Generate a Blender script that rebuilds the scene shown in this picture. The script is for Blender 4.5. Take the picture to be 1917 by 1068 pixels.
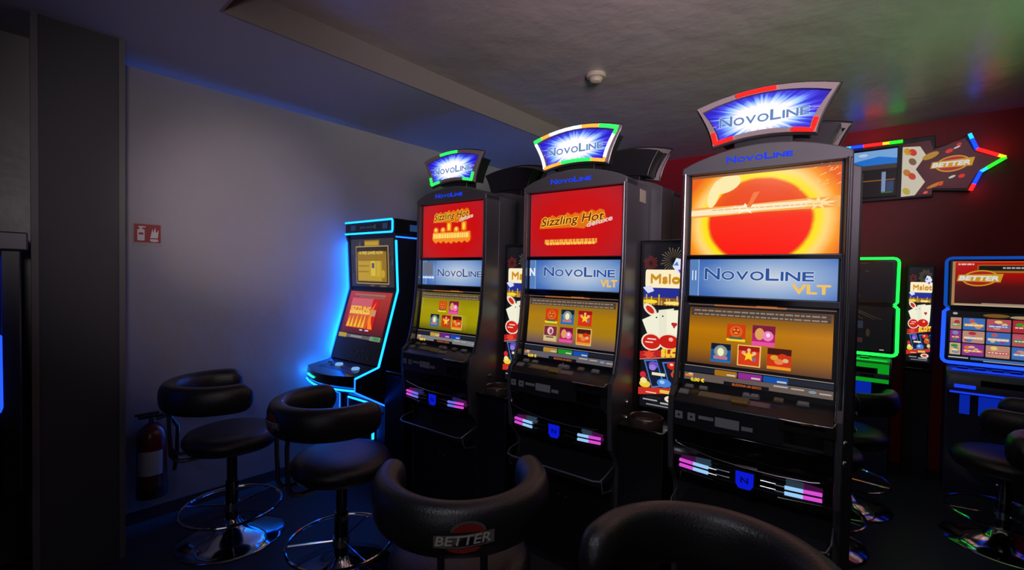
import bpy, math, random
from mathutils import Vector, Matrix
for o in list(bpy.data.objects): bpy.data.objects.remove(o)
random.seed(7)
SC = bpy.context.scene; COL = SC.collection
R = math.radians; PI = math.pi

# ------------------------------------------------------------ camera
H = 1.42
YAW, PITCH, ROLL, FPX = 0.712323, -0.0235807, 0.0190572, 857.57
fwd = Vector((-math.sin(YAW), math.cos(YAW), 0)); right = Vector((math.cos(YAW), math.sin(YAW), 0)); up = Vector((0, 0, 1))
c, s = math.cos(PITCH), math.sin(PITCH); fwd, up = fwd*c + up*s, up*c - fwd*s
c, s = math.cos(ROLL), math.sin(ROLL); right, up = right*c + up*s, up*c - right*s
cam = bpy.data.cameras.new('camera'); co = bpy.data.objects.new('camera', cam); COL.objects.link(co)
cam.sensor_width = 36; cam.lens = 36*FPX/1917; cam.clip_start = .02
m = Matrix.Identity(4)
for i in range(3): m[i][0], m[i][1], m[i][2] = right[i], up[i], -fwd[i]
m[2][3] = H; co.matrix_world = m; SC.camera = co
# ------------------------------------------------------------ world, exposure
SC.view_settings.view_transform = 'Standard'; SC.view_settings.look = 'None'
SC.view_settings.gamma = 1; SC.view_settings.exposure = 0; SC.view_settings.use_curve_mapping = False
w = bpy.data.worlds.new('world'); SC.world = w; w.use_nodes = True
w.node_tree.nodes['Background'].inputs[0].default_value = (.3, .34, .5, 1)
w.node_tree.nodes['Background'].inputs[1].default_value = .02
# ------------------------------------------------------------ added fill lamps, all out of view
def lamp(name, kind, loc, power, col, size=.3, tgt=None, spot=None):
    l = bpy.data.lights.new(name, kind); l.energy = power; l.color = col
    if kind == 'AREA': l.size = size
    else: l.shadow_soft_size = size
    if kind == 'SPOT': l.spot_size = R(spot); l.spot_blend = 1
    o = bpy.data.objects.new(name, l); COL.objects.link(o); o.location = loc
    if tgt is not None:
        o.rotation_euler = (Vector(tgt)-Vector(loc)).to_track_quat('-Z', 'Y').to_euler()
    return o
lamp('ceiling_fill', 'AREA', (.9, -1.3, 2.47), 1.2, (1, .88, .86), .5, (.9, -1.3, 0))  # weak overhead fill, added for general room light
lamp('added_fill_lamp', 'AREA', (.1, -1.3, 1.5), 1.3, (.90, .84, 1), 1.2, (-2.6, 2.2, 2.4)).data.spread = R(110)  # added fill for wall and machine fronts, standing in for unseen machines
lamp('wall_fill_spot', 'SPOT', (.3, -.15, 1.75), 78, (1, .86, .90), .1, (-3.2, 1.25, 1.86), 46)  # added spot that makes the soft bright patch on the left wall
lamp('wall_fill_spot', 'SPOT', (.35, -.1, 1.8), 150, (1, .82, .88), .1, (-3.2, 1.12, 1.80), 22)  # second added spot, narrower, lifts the centre of that patch
lamp('deck_fill_spot', 'SPOT', (-.5, -.3, 2.45), 34, (.84, .9, 1), .15, (-.8, 1.75, .95), 62)  # added from above to brighten button decks and stool rolls
lamp('added_fill_lamp', 'AREA', (1.9, 2.6, 1.8), 6, (.40, 1, .38), .5, (.3, 2.9, 2.63)).data.spread = R(70)  # added green fill for the ceiling, standing in for unseen machines
lamp('added_fill_lamp', 'AREA', (.5, .2, 1.95), 17, (1, .76, .92), .6, (-.9, 2.1, 2.75)).data.spread = R(75)  # added mauve fill beside the camera, brightens the main ceiling

# ------------------------------------------------------------ materials
def lin(c): return tuple((v/255/12.92 if v/255 <= .04045 else ((v/255+.055)/1.055)**2.4) for v in c)
MC = {}
def mat(name, rgb, rough=.5, metal=0, noise=0, nscale=20, bump=0, bscale=60, spec=.5, coat=0):
    if name in MC: return MC[name]
    m = bpy.data.materials.new(name); m.use_nodes = True; nt = m.node_tree; b = nt.nodes['Principled BSDF']
    col = (*lin(rgb), 1)
    b.inputs['Base Color'].default_value = col; b.inputs['Roughness'].default_value = rough
    b.inputs['Metallic'].default_value = metal; b.inputs['Specular IOR Level'].default_value = spec
    b.inputs['Coat Weight'].default_value = coat; b.inputs['Coat Roughness'].default_value = .08
    tc = nt.nodes.new('ShaderNodeTexCoord')
    n = nt.nodes.new('ShaderNodeTexNoise'); n.inputs['Scale'].default_value = nscale; n.inputs['Detail'].default_value = 4
    nt.links.new(tc.outputs['Object'], n.inputs['Vector'])
    mx = nt.nodes.new('ShaderNodeMix'); mx.data_type = 'RGBA'
    nz = noise or .06
    mx.inputs[6].default_value = tuple(v*(1-nz) for v in col[:3])+(1,); mx.inputs[7].default_value = tuple(min(1, v*(1+nz)) for v in col[:3])+(1,)
    nt.links.new(n.outputs[0], mx.inputs[0]); nt.links.new(mx.outputs[2], b.inputs['Base Color'])
    if bump:
        n2 = nt.nodes.new('ShaderNodeTexNoise'); n2.inputs['Scale'].default_value = bscale; n2.inputs['Detail'].default_value = 5
        nt.links.new(tc.outputs['Object'], n2.inputs['Vector'])
        bp = nt.nodes.new('ShaderNodeBump'); bp.inputs['Strength'].default_value = bump; bp.inputs['Distance'].default_value = .02
        nt.links.new(n2.outputs[0], bp.inputs['Height']); nt.links.new(bp.outputs[0], b.inputs['Normal'])
    MC[name] = m; return m
def em(rgb, st=1.0, name=None):
    name = name or 'lit_%02x%02x%02x_%d' % (*rgb, int(st*100))
    if name in MC: return MC[name]
    m = bpy.data.materials.new(name); m.use_nodes = True; b = m.node_tree.nodes['Principled BSDF']
    b.inputs['Base Color'].default_value = (.01, .01, .01, 1); b.inputs['Roughness'].default_value = .25
    b.inputs['Emission Color'].default_value = (*lin(rgb), 1); b.inputs['Emission Strength'].default_value = st
    MC[name] = m; return m
def glow(name, rgb, st):     # rgb linear
    if name in MC: return MC[name]
    m = bpy.data.materials.new(name); m.use_nodes = True; b = m.node_tree.nodes['Principled BSDF']
    b.inputs['Base Color'].default_value = (.003, .003, .003, 1)
    b.inputs['Specular IOR Level'].default_value = .05; b.inputs['Roughness'].default_value = .7
    b.inputs['Emission Color'].default_value = (*rgb, 1); b.inputs['Emission Strength'].default_value = st
    MC[name] = m; return m
def ramp_mat(name, stops, build, st=1.0):
    """emissive display: build(nt, objcoord)->value socket; ramp colours"""
    if name in MC: return MC[name]
    m = bpy.data.materials.new(name); m.use_nodes = True; nt = m.node_tree; b = nt.nodes['Principled BSDF']
    b.inputs['Base Color'].default_value = (.01, .01, .01, 1); b.inputs['Roughness'].default_value = .2
    tc = nt.nodes.new('ShaderNodeTexCoord'); val = build(nt, tc.outputs['Object'])
    r = nt.nodes.new('ShaderNodeValToRGB'); els = r.color_ramp.elements
    while len(els) < len(stops): els.new(.5)
    for e, (p, c) in zip(els, sorted(stops, key=lambda t: t[0])): e.position = p
    for e, (p, c) in zip(els, sorted(stops, key=lambda t: t[0])): e.color = (*lin(c), 1)
    nt.links.new(val, r.inputs[0]); nt.links.new(r.outputs[0], b.inputs['Emission Color']); b.inputs['Emission Strength'].default_value = st
    MC[name] = m; return m
def mth(nt, op, a, b=None, clamp=False):
    n = nt.nodes.new('ShaderNodeMath'); n.operation = op; n.use_clamp = clamp
    for i, v in enumerate((a, b)):
        if v is None: continue
        if isinstance(v, (int, float)): n.inputs[i].default_value = v
        else: nt.links.new(v, n.inputs[i])
    return n.outputs[0]
def sep(nt, v):
    n = nt.nodes.new('ShaderNodeSeparateXYZ'); nt.links.new(v, n.inputs[0]); return n.outputs
def vgrad(z0, z1):
    return lambda nt, v: mth(nt, 'DIVIDE', mth(nt, 'SUBTRACT', sep(nt, v)[2], z0), z1-z0, True)
def radial(cx, cz, rx, rz, amp=0, freq=7):
    def f(nt, v):
        o = sep(nt, v); x = mth(nt, 'DIVIDE', mth(nt, 'SUBTRACT', o[0], cx), rx); z = mth(nt, 'DIVIDE', mth(nt, 'SUBTRACT', o[2], cz), rz)
        rr = mth(nt, 'SQRT', mth(nt, 'ADD', mth(nt, 'MULTIPLY', x, x), mth(nt, 'MULTIPLY', z, z)))
        if not amp: return rr
        cb = nt.nodes.new('ShaderNodeCombineXYZ'); ir = mth(nt, 'DIVIDE', 1, mth(nt, 'MAXIMUM', rr, .001))
        nt.links.new(mth(nt, 'MULTIPLY', x, ir), cb.inputs[0]); nt.links.new(mth(nt, 'MULTIPLY', z, ir), cb.inputs[1])
        nz = nt.nodes.new('ShaderNodeTexNoise'); nz.inputs['Scale'].default_value = freq; nz.inputs['Detail'].default_value = 3; nt.links.new(cb.outputs[0], nz.inputs['Vector'])
        k = mth(nt, 'MULTIPLY', mth(nt, 'SUBTRACT', nz.outputs[0], .5), amp)
        return mth(nt, 'ADD', rr, mth(nt, 'MULTIPLY', k, rr))
    return f

M_cab = mat('cabinet_grey', (84, 84, 86), .38, .35, bump=.02, bscale=300)
M_cabd = mat('cabinet_dark', (44, 44, 47), .3, .3)
M_blk = mat('black_plastic', (22, 22, 24), .35)
M_gloss = mat('gloss_black', (12, 12, 14), .12, coat=.5)
M_chrome = mat('chrome', (210, 210, 214), .1, 1)
M_edge = mat('satin_edge', (120, 118, 120), .32, .9)
M_brush = mat('brushed_steel', (150, 150, 155), .25, 1)
M_cheek = mat('polished_cheek', (120, 120, 126), .16, .9)
M_btn = mat('grey_button', (150, 150, 150), .4)
M_lbl = mat('grey_label', (150, 150, 152), .6)
M_satin = mat('satin_rail', (190, 190, 195), .42, .9)
M_leather = mat('black_leather', (30, 29, 31), .36, bump=.12, bscale=180, spec=.6)
M_tube_off = mat('diffuser_grey', (120, 112, 108), .45)
NEON = glow('neon_cyan', (.0015, .076, .5), 14)
NEONB = glow('neon_blue', (.006, .08, 1.0), 5)
NEONTHIN = glow('neon_thin_blue', (.02, .16, .9), 1.2)
GREEN = glow('neon_green', (.01, .95, .06), 2.4)
DBLUE = glow('neon_deep_blue', (.005, .07, .42), 1.0)
RBLUE = glow('neon_royal_blue', (.01, .06, 1.0), 2.0)

# ------------------------------------------------------------ mesh builder
TXT = {}
def text_mesh(s):
    if s in TXT: return TXT[s]
    cu = bpy.data.curves.new('t', 'FONT'); cu.body = s; cu.size = 1; cu.resolution_u = 3
    o = bpy.data.objects.new('t', cu); COL.objects.link(o)
    me = o.to_mesh()
    V = [(v.co.x, v.co.y) for v in me.vertices]; F = [tuple(p.vertices) for p in me.polygons]
    o.to_mesh_clear(); bpy.data.objects.remove(o); bpy.data.curves.remove(cu)
    TXT[s] = (V, F); return V, F
class MB:
    def __init__(s): s.V = []; s.F = []; s.I = []; s.M = []
    def mi(s, m):
        if m not in s.M: s.M.append(m)
        return s.M.index(m)
    def add(s, V, F, m):
        k = len(s.V); s.V += [tuple(v) for v in V]; i = s.mi(m)
        for f in F: s.F.append(tuple(k+j for j in f)); s.I.append(i)
        return s
    def box(s, a, b, m):
        (x0, y0, z0), (x1, y1, z1) = a, b
        V = [(x, y, z) for x in (x0, x1) for y in (y0, y1) for z in (z0, z1)]
        return s.add(V, [(0, 1, 3, 2), (4, 6, 7, 5), (0, 4, 5, 1), (2, 3, 7, 6), (0, 2, 6, 4), (1, 5, 7, 3)], m)
    def prism(s, P, t0, t1, ax, m):
        n = len(P)
        def f(p, t): return (t, p[0], p[1]) if ax == 'x' else ((p[0], t, p[1]) if ax == 'y' else (p[0], p[1], t))
        V = [f(p, t0) for p in P]+[f(p, t1) for p in P]
        F = [tuple(range(n)), tuple(range(2*n-1, n-1, -1))]+[(i, n+i, n+(i+1) % n, (i+1) % n) for i in range(n)]
        return s.add(V, F, m)
    def tube(s, P, r, m, closed=False, n=8, cap=True):
        P = [Vector(p) for p in P]; N = len(P); V = []; F = []
        d0 = (P[1]-P[0]).normalized(); ref = Vector((0, 0, 1)) if abs(d0.z) < .9 else Vector((1, 0, 0))
        a = d0.cross(ref).normalized()
        for i in range(N):
            if closed: d = P[(i+1) % N]-P[i-1]
            else: d = P[min(i+1, N-1)]-P[max(i-1, 0)]
            d.normalize(); a = (a-d*a.dot(d)).normalized(); b = d.cross(a)
            for k in range(n):
                t = 2*PI*k/n; V.append(P[i]+a*math.cos(t)*r+b*math.sin(t)*r)
        for i in range(N if closed else N-1):
            for k in range(n): F.append((i*n+k, i*n+(k+1) % n, ((i+1) % N)*n+(k+1) % n, ((i+1) % N)*n+k))
        if cap and not closed: F.append(tuple(range(n-1, -1, -1))); F.append(tuple((N-1)*n+k for k in range(n)))
        return s.add(V, F, m)
    def lathe(s, prof, m, c=(0, 0, 0), n=40, axis='z'):
        V = []; F = []; L = len(prof)
        for k in range(n):
            t = 2*PI*k/n
            for r, z in prof:
                p = (r*math.cos(t), r*math.sin(t), z)
                if axis == 'y': p = (p[0], p[2], p[1])
                if axis == 'x': p = (p[2], p[0], p[1])
                V.append((c[0]+p[0], c[1]+p[1], c[2]+p[2]))
        for k in range(n):
            for i in range(L-1):
                a, b = k*L+i, ((k+1) % n)*L+i
                F.append((a, b, b+1, a+1) if axis != 'y' else (a, a+1, b+1, b))
        return s.add(V, F, m)
    def cyl(s, c, r, h, m, axis='z', n=20):
        return s.lathe([(0, 0), (r, 0), (r, h), (0, h)], m, c, n, axis)
    def build(s, name, parent=None, bevel=0, smooth=35, loc=None):
        me = bpy.data.meshes.new(name); me.from_pydata(s.V, [], s.F)
        for m in s.M: me.materials.append(m)
        me.polygons.foreach_set('material_index', s.I); me.validate(); me.update()
        me.shade_smooth(); me.set_sharp_from_angle(angle=R(smooth))
        o = bpy.data.objects.new(name, me); COL.objects.link(o)
        if parent: o.parent = parent
        if loc: o.location = loc
        if bevel:
            b = o.modifiers.new('bevel', 'BEVEL'); b.width = bevel; b.segments = 2; b.limit_method = 'ANGLE'; b.angle_limit = R(50)
        return o
class Art:
    """flat artwork laid on a surface: fn(x, y, layer) -> 3D point"""
    def __init__(s, mb, fn): s.mb = mb; s.fn = fn; s.k = 1
    def poly(s, P, m, dense=0):
        if dense:
            Q = []
            for i in range(len(P)):
                a, b = P[i], P[(i+1) % len(P)]
                for j in range(dense): Q.append((a[0]+(b[0]-a[0])*j/dense, a[1]+(b[1]-a[1])*j/dense))
            P = Q
        A = sum(P[i][0]*P[(i+1) % len(P)][1]-P[(i+1) % len(P)][0]*P[i][1] for i in range(len(P)))
        if A < 0: P = P[::-1]
        s.mb.add([s.fn(x, y, s.k) for x, y in P], [tuple(range(len(P)))], m); s.k += 1
    def rect(s, x0, y0, x1, y1, m, r=0, same=False):
        if same: s.k -= 1
        if r:
            P = []
            for cx, cy, a in ((x1-r, y0+r, -90), (x1-r, y1-r, 0), (x0+r, y1-r, 90), (x0+r, y0+r, 180)):
                for j in range(5): t = R(a+j*22.5); P.append((cx+r*math.cos(t), cy+r*math.sin(t)))
            s.poly(P, m)
        else: s.poly([(x0, y0), (x1, y0), (x1, y1), (x0, y1)], m)
    def disc(s, cx, cy, rx, ry, m, n=20, rot=0, same=False):
        if same: s.k -= 1
        c, q = math.cos(R(rot)), math.sin(R(rot))
        s.poly([(cx+rx*math.cos(2*PI*i/n)*c-ry*math.sin(2*PI*i/n)*q, cy+rx*math.cos(2*PI*i/n)*q+ry*math.sin(2*PI*i/n)*c) for i in range(n)], m)
    def star(s, cx, cy, r, m, n=5, q=.45, same=False, rot=90, sy=1):
        if same: s.k -= 1
        s.poly([(cx+(r if i % 2 == 0 else r*q)*math.cos(R(rot)+PI*i/n), cy+sy*(r if i % 2 == 0 else r*q)*math.sin(R(rot)+PI*i/n)) for i in range(2*n)], m)
    def ring(s, pts_out, pts_in, m):
        n = len(pts_out); V = [s.fn(x, y, s.k) for x, y in pts_out+pts_in]
        s.mb.add(V, [(i, (i+1) % n, n+(i+1) % n, n+i) for i in range(n)], m); s.k += 1
    def text(s, t, x, y, size, m, sx=1, shear=0, ang=0, bold=0, width=None):
        V, F = text_mesh(t)
        if not V: return
        xs = [v[0] for v in V]; x0, x1 = min(xs), max(xs)
        if width: sx = width/((x1-x0)*size)
        c, q = math.cos(R(ang)), math.sin(R(ang))
        offs = [(0, 0)]
        if bold: offs = [(bold*math.cos(a), bold*math.sin(a)) for a in [k*PI/4 for k in range(8)]]
        for k, (ox, oy) in enumerate(offs):
            P = []
            for vx, vy in V:
                a = (vx-x0)*size*sx+shear*vy*size; b = vy*size
                P.append(s.fn(x+a*c-b*q+ox, y+a*q+b*c+oy, s.k+k*.02))
            s.mb.add(P, F, m)
        s.k += 1
        return (x1-x0)*size*sx
    def novoline(s, x, y, size, width, m, ang=0, bold=0, outline=None):
        """small-caps word: tall N and L"""
        parts = [('N', 1.3, .155), ('O', .95, .125), ('V', .95, .115), ('O', .95, .125), ('L', 1.3, .115), ('I', .95, .020), ('N', .95, .125), ('E', .95, .095)]
        tot = sum(p[2] for p in parts)+.022*7
        for pas in ((outline, bold*2.2), (m, bold)):
            if pas[0] is None: continue
            cx = x; k0 = s.k
            for ch, k, wd in parts:
                s.k = k0
                s.text(ch, cx, y+(cx-x)*math.tan(R(ang)), size*k, pas[0], width=wd/tot*width, ang=ang, bold=pas[1])
                cx += (wd+.022)/tot*width
            s.k = k0+1
def plane(o, u, v, d=.0006):
    o, u, v = Vector(o), Vector(u).normalized(), Vector(v).normalized(); n = u.cross(v)
    return lambda x, y, k: o+u*x+v*y+n*(d*k)

# ------------------------------------------------------------ objects
def empty(name, loc, rz=0, label=None, cat=None, group=None):
    o = bpy.data.objects.new(name, None); COL.objects.link(o); o.location = loc; o.rotation_euler = (0, 0, rz); o.empty_display_size = .1
    if label: o['label'] = label; o['category'] = cat
    if group: o['group'] = group
    return o
def tag(o, label, cat, group=None):
    o['label'] = label; o['category'] = cat
    if group: o['group'] = group
    return o
def struct(name, mb, **k):
    o = mb.build(name, **k); o['kind'] = 'structure'; return o
def kids(o): return [c for c in bpy.data.objects if c.parent == o]
def dup(o, parent=None):
    c = o.copy(); COL.objects.link(c); c.parent = parent
    for ch in kids(o): dup(ch, c)
    return c

# ============================================================ room shell
M_wall = mat('grey_wall_paint', (150, 146, 146), .36, noise=.10, nscale=2.5, bump=.35, bscale=3.5, spec=.6)
M_ceilL = mat('ceiling_paint_left', (150, 150, 154), .6, noise=.05, nscale=3)
M_ceil = mat('ceiling_paint_main', (150, 142, 136), .32, noise=.14, nscale=3, bump=.5, bscale=5, spec=.7)
M_dwall = mat('dark_wall_paint', (52, 26, 30), .5)
M_beam = mat('beam_brown', (112, 104, 100), .6)
M_red = mat('red_wall_paint', (160, 15, 18), .4, noise=.1, nscale=2, bump=.1, bscale=6)
M_floor = mat('dark_blue_floor', (54, 53, 58), .45, noise=.15, nscale=8, bump=.05, bscale=90)
M_col = mat('column_grey', (62, 62, 67), .6)
M_trim = mat('column_trim', (98, 97, 98), .5)
XL, XR, YB, YF, ZL, ZM, XS, YS = -3.2, 3.6, -2.6, 4.68, 2.5, 2.635, -2.224, .655
struct('floor', MB().box((XL-.1, YB-.1, -.1), (XR+.1, YF+.1, 0), M_floor))
struct('wall_left', MB().box((XL-.1, YB-.1, 0), (XL, YF+.1, 2.75), M_wall))
struct('wall_back', MB().box((XL, YF, 0), (XR, YF+.1, 2.75), M_red))
struct('wall_right', MB().box((XR, YB-.1, 0), (XR+.1, YF+.1, 2.75), M_dwall))
struct('wall_front', MB().box((XL, YB-.1, 0), (XR, YB, 2.75), M_dwall))
b = MB().box((XS, YS, ZM), (XR, YF, ZM+.1), M_ceil)
struct('ceiling', b)
b = MB().box((XL, YB, ZL), (XS, YF, ZM+.1), M_ceilL); b.box((XS, YB, ZL), (XR, YS, ZM+.1), M_ceilL)
struct('ceiling_lower', b)
struct('trim_1', MB().box((XS, YS, ZL), (XS+.012, YF, ZM), M_beam).box((XS+.012, YS, ZL), (XR, YS+.012, ZM), M_beam))
# pilaster with lighter corner guards
struct('wall_pilaster', MB().box((XL, .155, 0), (-2.862, .437, ZL), M_col))
struct('trim_2', MB().box((-2.885, .139, 0), (-2.855, .162, ZL), M_trim))
struct('trim_3', MB().box((-2.885, .430, 0), (-2.855, .453, ZL), M_trim))
struct('baseboard_left', MB().box((XL, .453, 0), (XL+.012, YF, .07), mat('baseboard', (60, 60, 66), .5)))

# ============================================================ tall slot machines
ROT = 0.712323-0.645310
D0 = 1.966
cr, sr = math.cos(ROT), math.sin(ROT)
def m2r(x, y, z=0): return (x*cr-y*sr, x*sr+y*cr, z)
HW = .2825; DEP = .25
W_ = em((235, 238, 250), .95); 
M_burst = ramp_mat('burst_display', [(0, (255, 255, 255)), (.36, (250, 240, 255)), (.48, (150, 195, 255)), (.60, (66, 76, 228)), (.74, (38, 20, 200)), (1, (30, 14, 160))], radial(.0, 2.034, .26, .125, 1.1, 9), 1.1)
M_sun = ramp_mat('sun_display', [(0, (240, 60, 10)), (.50, (235, 75, 5)), (.60, (240, 90, 5)), (.64, (255, 225, 10)), (.68, (255, 225, 30)), (.76, (255, 215, 120)), (.88, (250, 150, 20)), (1, (235, 95, 10))], radial(-.005, 1.640, .29, .265, .05, 3), 1.0)
M_band = ramp_mat('sun_flare', [(0, (255, 250, 225)), (.35, (255, 225, 160)), (.75, (250, 165, 60)), (1, (245, 120, 20))], radial(-.05, 1.695, .30, .03, .5, 3), 1.05)
M_redscr = ramp_mat('red_display', [(0, (214, 12, 6)), (.5, (205, 8, 8)), (.8, (190, 22, 30)), (1, (160, 24, 42))], radial(0, 1.67, .36, .24, .2, 4), .95)
M_blueglass = ramp_mat('blue_glass', [(0, (225, 232, 245)), (.4, (160, 190, 232)), (.8, (82, 128, 205)), (1, (60, 104, 190))], radial(.05, 1.42, .33, .14, .12, 3), .8)
M_green_l = ramp_mat('lime_display', [(0, (90, 84, 10)), (.25, (168, 156, 0)), (.6, (176, 162, 0)), (1, (128, 118, 10))], vgrad(1.07, 1.3), .85)
M_amber_l = ramp_mat('amber_display', [(0, (84, 52, 40)), (.3, (170, 108, 8)), (.6, (196, 124, 0)), (.85, (130, 84, 22)), (1, (72, 50, 44))], vgrad(1.07, 1.31), .9)
M_gold_l = ramp_mat('gold_display', [(0, (88, 72, 92)), (.3, (172, 128, 20)), (.6, (184, 130, 0)), (.85, (150, 110, 30)), (1, (96, 84, 72))], vgrad(1.07, 1.31), .9)
NAVY = em((20, 60, 140), .8)

def topper_outline(k=0.0, n=10, dz=0):
    """corner-flared sign with arched top and bottom; k = inset"""
    P = []
    tw, bw = .236-k*1.15, .172-k*1.05
    zt, zb = 2.103-k, 1.944+k
    for i in range(n): t = i/n; P.append((-bw+2*bw*t, zb+.020*(1-(2*t-1)**2)))
    for i in range(n): t = i/n; P.append((bw+(tw-bw)*(t**1.5), zb+(zt-zb)*t))
    for i in range(n): t = i/n; P.append((tw-2*tw*t, zt+.036*(1-(2*t-1)**2)))
    for i in range(n): t = 1-i/n; P.append((-(bw+(tw-bw)*(t**1.5)), zb+(zt-zb)*t))
    return P
def side_prof(): return [(-.03, 1.862), (-.03, 1.50), (-.038, 1.36), (-.052, 1.2), (-.075, 1.07), (-.098, .99), (-.14, .955), (-.145, .86), (-.125, .66), (-.07, .60), (-.05, .56), (-.05, 0.0)]

def icon(a, cx, cy, s, base, frame, kind):
    if frame: a.rect(cx-s*1.1, cy-s*1.1, cx+s*1.1, cy+s*1.1, em(frame, .95))
    a.rect(cx-s, cy-s, cx+s, cy+s, em(base, .9))
    dk = em(tuple(int(v*.35) for v in base), .8)
    if kind == 'orb':
        a.rect(cx-s, cy+s*.35, cx+s, cy+s, dk); a.disc(cx, cy+s*.15, s*.68, s*.68, em((150, 160, 150), .8), 16); a.disc(cx, cy+s*.1, s*.34, s*.45, em((240, 240, 200), .95), 12); a.rect(cx-s*.7, cy-s*.7, cx+s*.7, cy-s*.35, em((200, 120, 140), .85)); a.rect(cx-s, cy-s, cx+s, cy-s*.78, em((20, 120, 190), .9))
    elif kind == 'star':
        a.rect(cx-s, cy+s*.5, cx+s, cy+s, em((170, 20, 10), .9)); a.disc(cx-s*.5, cy+s*.3, s*.2, s*.2, em((230, 170, 150), .9), 10); a.disc(cx+s*.5, cy+s*.3, s*.2, s*.2, em((230, 190, 160), .9), 10, same=True); a.disc(cx, cy+s*.62, s*.18, s*.18, em((240, 190, 150), .9), 10, same=True); a.disc(cx+s*.5, cy-s*.3, s*.2, s*.25, em((130, 110, 140), .9), 10, same=True)
        a.star(cx, cy, s*.62, em((250, 205, 40), 1))
    elif kind == 'fruit':
        a.rect(cx-s, cy+s*.4, cx+s, cy+s, dk); a.disc(cx-s*.4, cy+s*.1, s*.35, s*.25, em((225, 160, 40), .95), 12); a.disc(cx+s*.3, cy+s*.2, s*.42, s*.34, em((210, 50, 10), .95), 12); a.disc(cx, cy-s*.25, s*.4, s*.28, em((235, 130, 70), .95), 12); a.disc(cx+s*.55, cy-s*.1, s*.25, s*.2, em((220, 190, 130), .9), 10); a.rect(cx-s, cy-s, cx+s, cy-s*.72, em((240, 150, 30), .95))
    elif kind == 'face':
        a.disc(cx, cy+s*.15, s*.7, s*.66, em((225, 100, 20), .95), 16); a.disc(cx, cy+s*.2, s*.42, s*.45, em((200, 50, 20), .9), 14); a.disc(cx-s*.2, cy+s*.35, s*.1, s*.1, em((250, 190, 60), 1), 8); a.disc(cx+s*.2, cy+s*.35, s*.1, s*.1, em((250, 190, 60), 1), 8, same=True); a.disc(cx, cy-s*.02, s*.22, s*.09, em((250, 160, 60), 1), 10); a.rect(cx-s, cy-s, cx+s, cy-s*.7, em((245, 215, 40), .95)); a.rect(cx-s*.7, cy-s*.75, cx+s*.7, cy-s*.5, em((60, 110, 90), .8))
    elif kind == 'heart':
        a.rect(cx-s, cy+s*.2, cx+s, cy+s, em((130, 20, 60), .9)); a.disc(cx-s*.35, cy+s*.15, s*.42, s*.6, em((225, 160, 90), .95), 12); a.disc(cx+s*.38, cy, s*.48, s*.5, em((240, 130, 190), .95), 14); a.disc(cx+s*.4, cy+s*.1, s*.18, s*.2, em((255, 220, 235), 1), 10); a.rect(cx-s, cy-s, cx+s, cy-s*.6, em((235, 80, 160), .95))
    elif kind == 'lady':
        a.rect(cx-s, cy-s*.1, cx+s, cy+s, em((130, 40, 60), .9)); a.disc(cx, cy+s*.35, s*.5, s*.55, em((230, 190, 185), .95), 14); a.disc(cx+s*.1, cy+s*.3, s*.22, s*.35, em((160, 60, 90), .95), 12); a.rect(cx-s, cy-s, cx+s, cy-s*.3, em((215, 190, 140), .95)); a.rect(cx-s*.6, cy-s*.6, cx+s*.6, cy-s*.4, em((120, 90, 60), .9))
def dashes(a, x0, x1, y, h, m, seed):
    rnd = random.Random(seed); x = x0; k = a.k
    while x < x1-.004:
        wd = min(rnd.uniform(.008, .026), x1-x); a.k = k; a.rect(x, y, x+wd, y+h, m); x += wd+.004
    a.k = k+1

def sizzling(a, cx, cz, wd, full):
    Y = em((250, 200, 60), 1); OR = em((225, 110, 10), 1)
    x0 = cx-wd/2
    pts = [(x0-.01, cz-.012)]; n = 16; rnd = random.Random(3)
    for i in range(n+1):
        x = x0+wd*.94*i/n; pts.append((x, cz+.036+wd*.07*i/n+rnd.uniform(.0, .010)*(1 if i % 2 else 0)+ (0.008 if i % 2 else 0)))
    pts += [(x0+wd*.98, cz+.01), (x0+wd*.7, cz-.008), (x0+wd*.66, cz-.02), (x0+wd*.5, cz-.012)]
    a.poly(pts, OR)
    a.text('Sizzling Hot', x0, cz, .058, Y, width=wd*.93, shear=.28, ang=3, bold=.0045)
    a.text('Sizzling Hot', x0, cz, .058, em((120, 30, 0), 1), width=wd*.93, shear=.28, ang=3, bold=.001)
    a.text('deluxe', x0+wd*.70, cz-.014, .032, em((225, 200, 190), 1), width=wd*.36, shear=.3, ang=12, bold=.0012)

def coltopr(kind):
    def seg(i):  # 40 outline points: 0-9 bottom, 10-19 right, 20-29 top(right->left), 30-39 left(top->bottom)
        g, r, wh, ye = 'g', 'r', 'w', 'y'
        if kind == 'multi':
            if i < 3: return ye
            if i < 8: return g
            if i < 11: return ye
            if i < 18: return wh
            if i < 22: return g
            if i < 24: return ye
            if i < 28: return wh
            if i < 29: return ye
            if i < 31: return g
            return wh
        q = 'r' if kind == 'red' else 'g'
        if i in (0, 1, 8, 9, 10, 11, 12, 38, 39, 37) or 24 <= i <= 26: return q
        return None
    return seg
LEDS = {'g': glow('led_green', (.012, .95, .06), 3), 'r': glow('led_red', (1., .006, .004), 3.5), 'w': glow('led_white', (.85, .8, .95), 2.2), 'y': glow('led_orange', (1., .28, .03), 2.0)}

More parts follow.
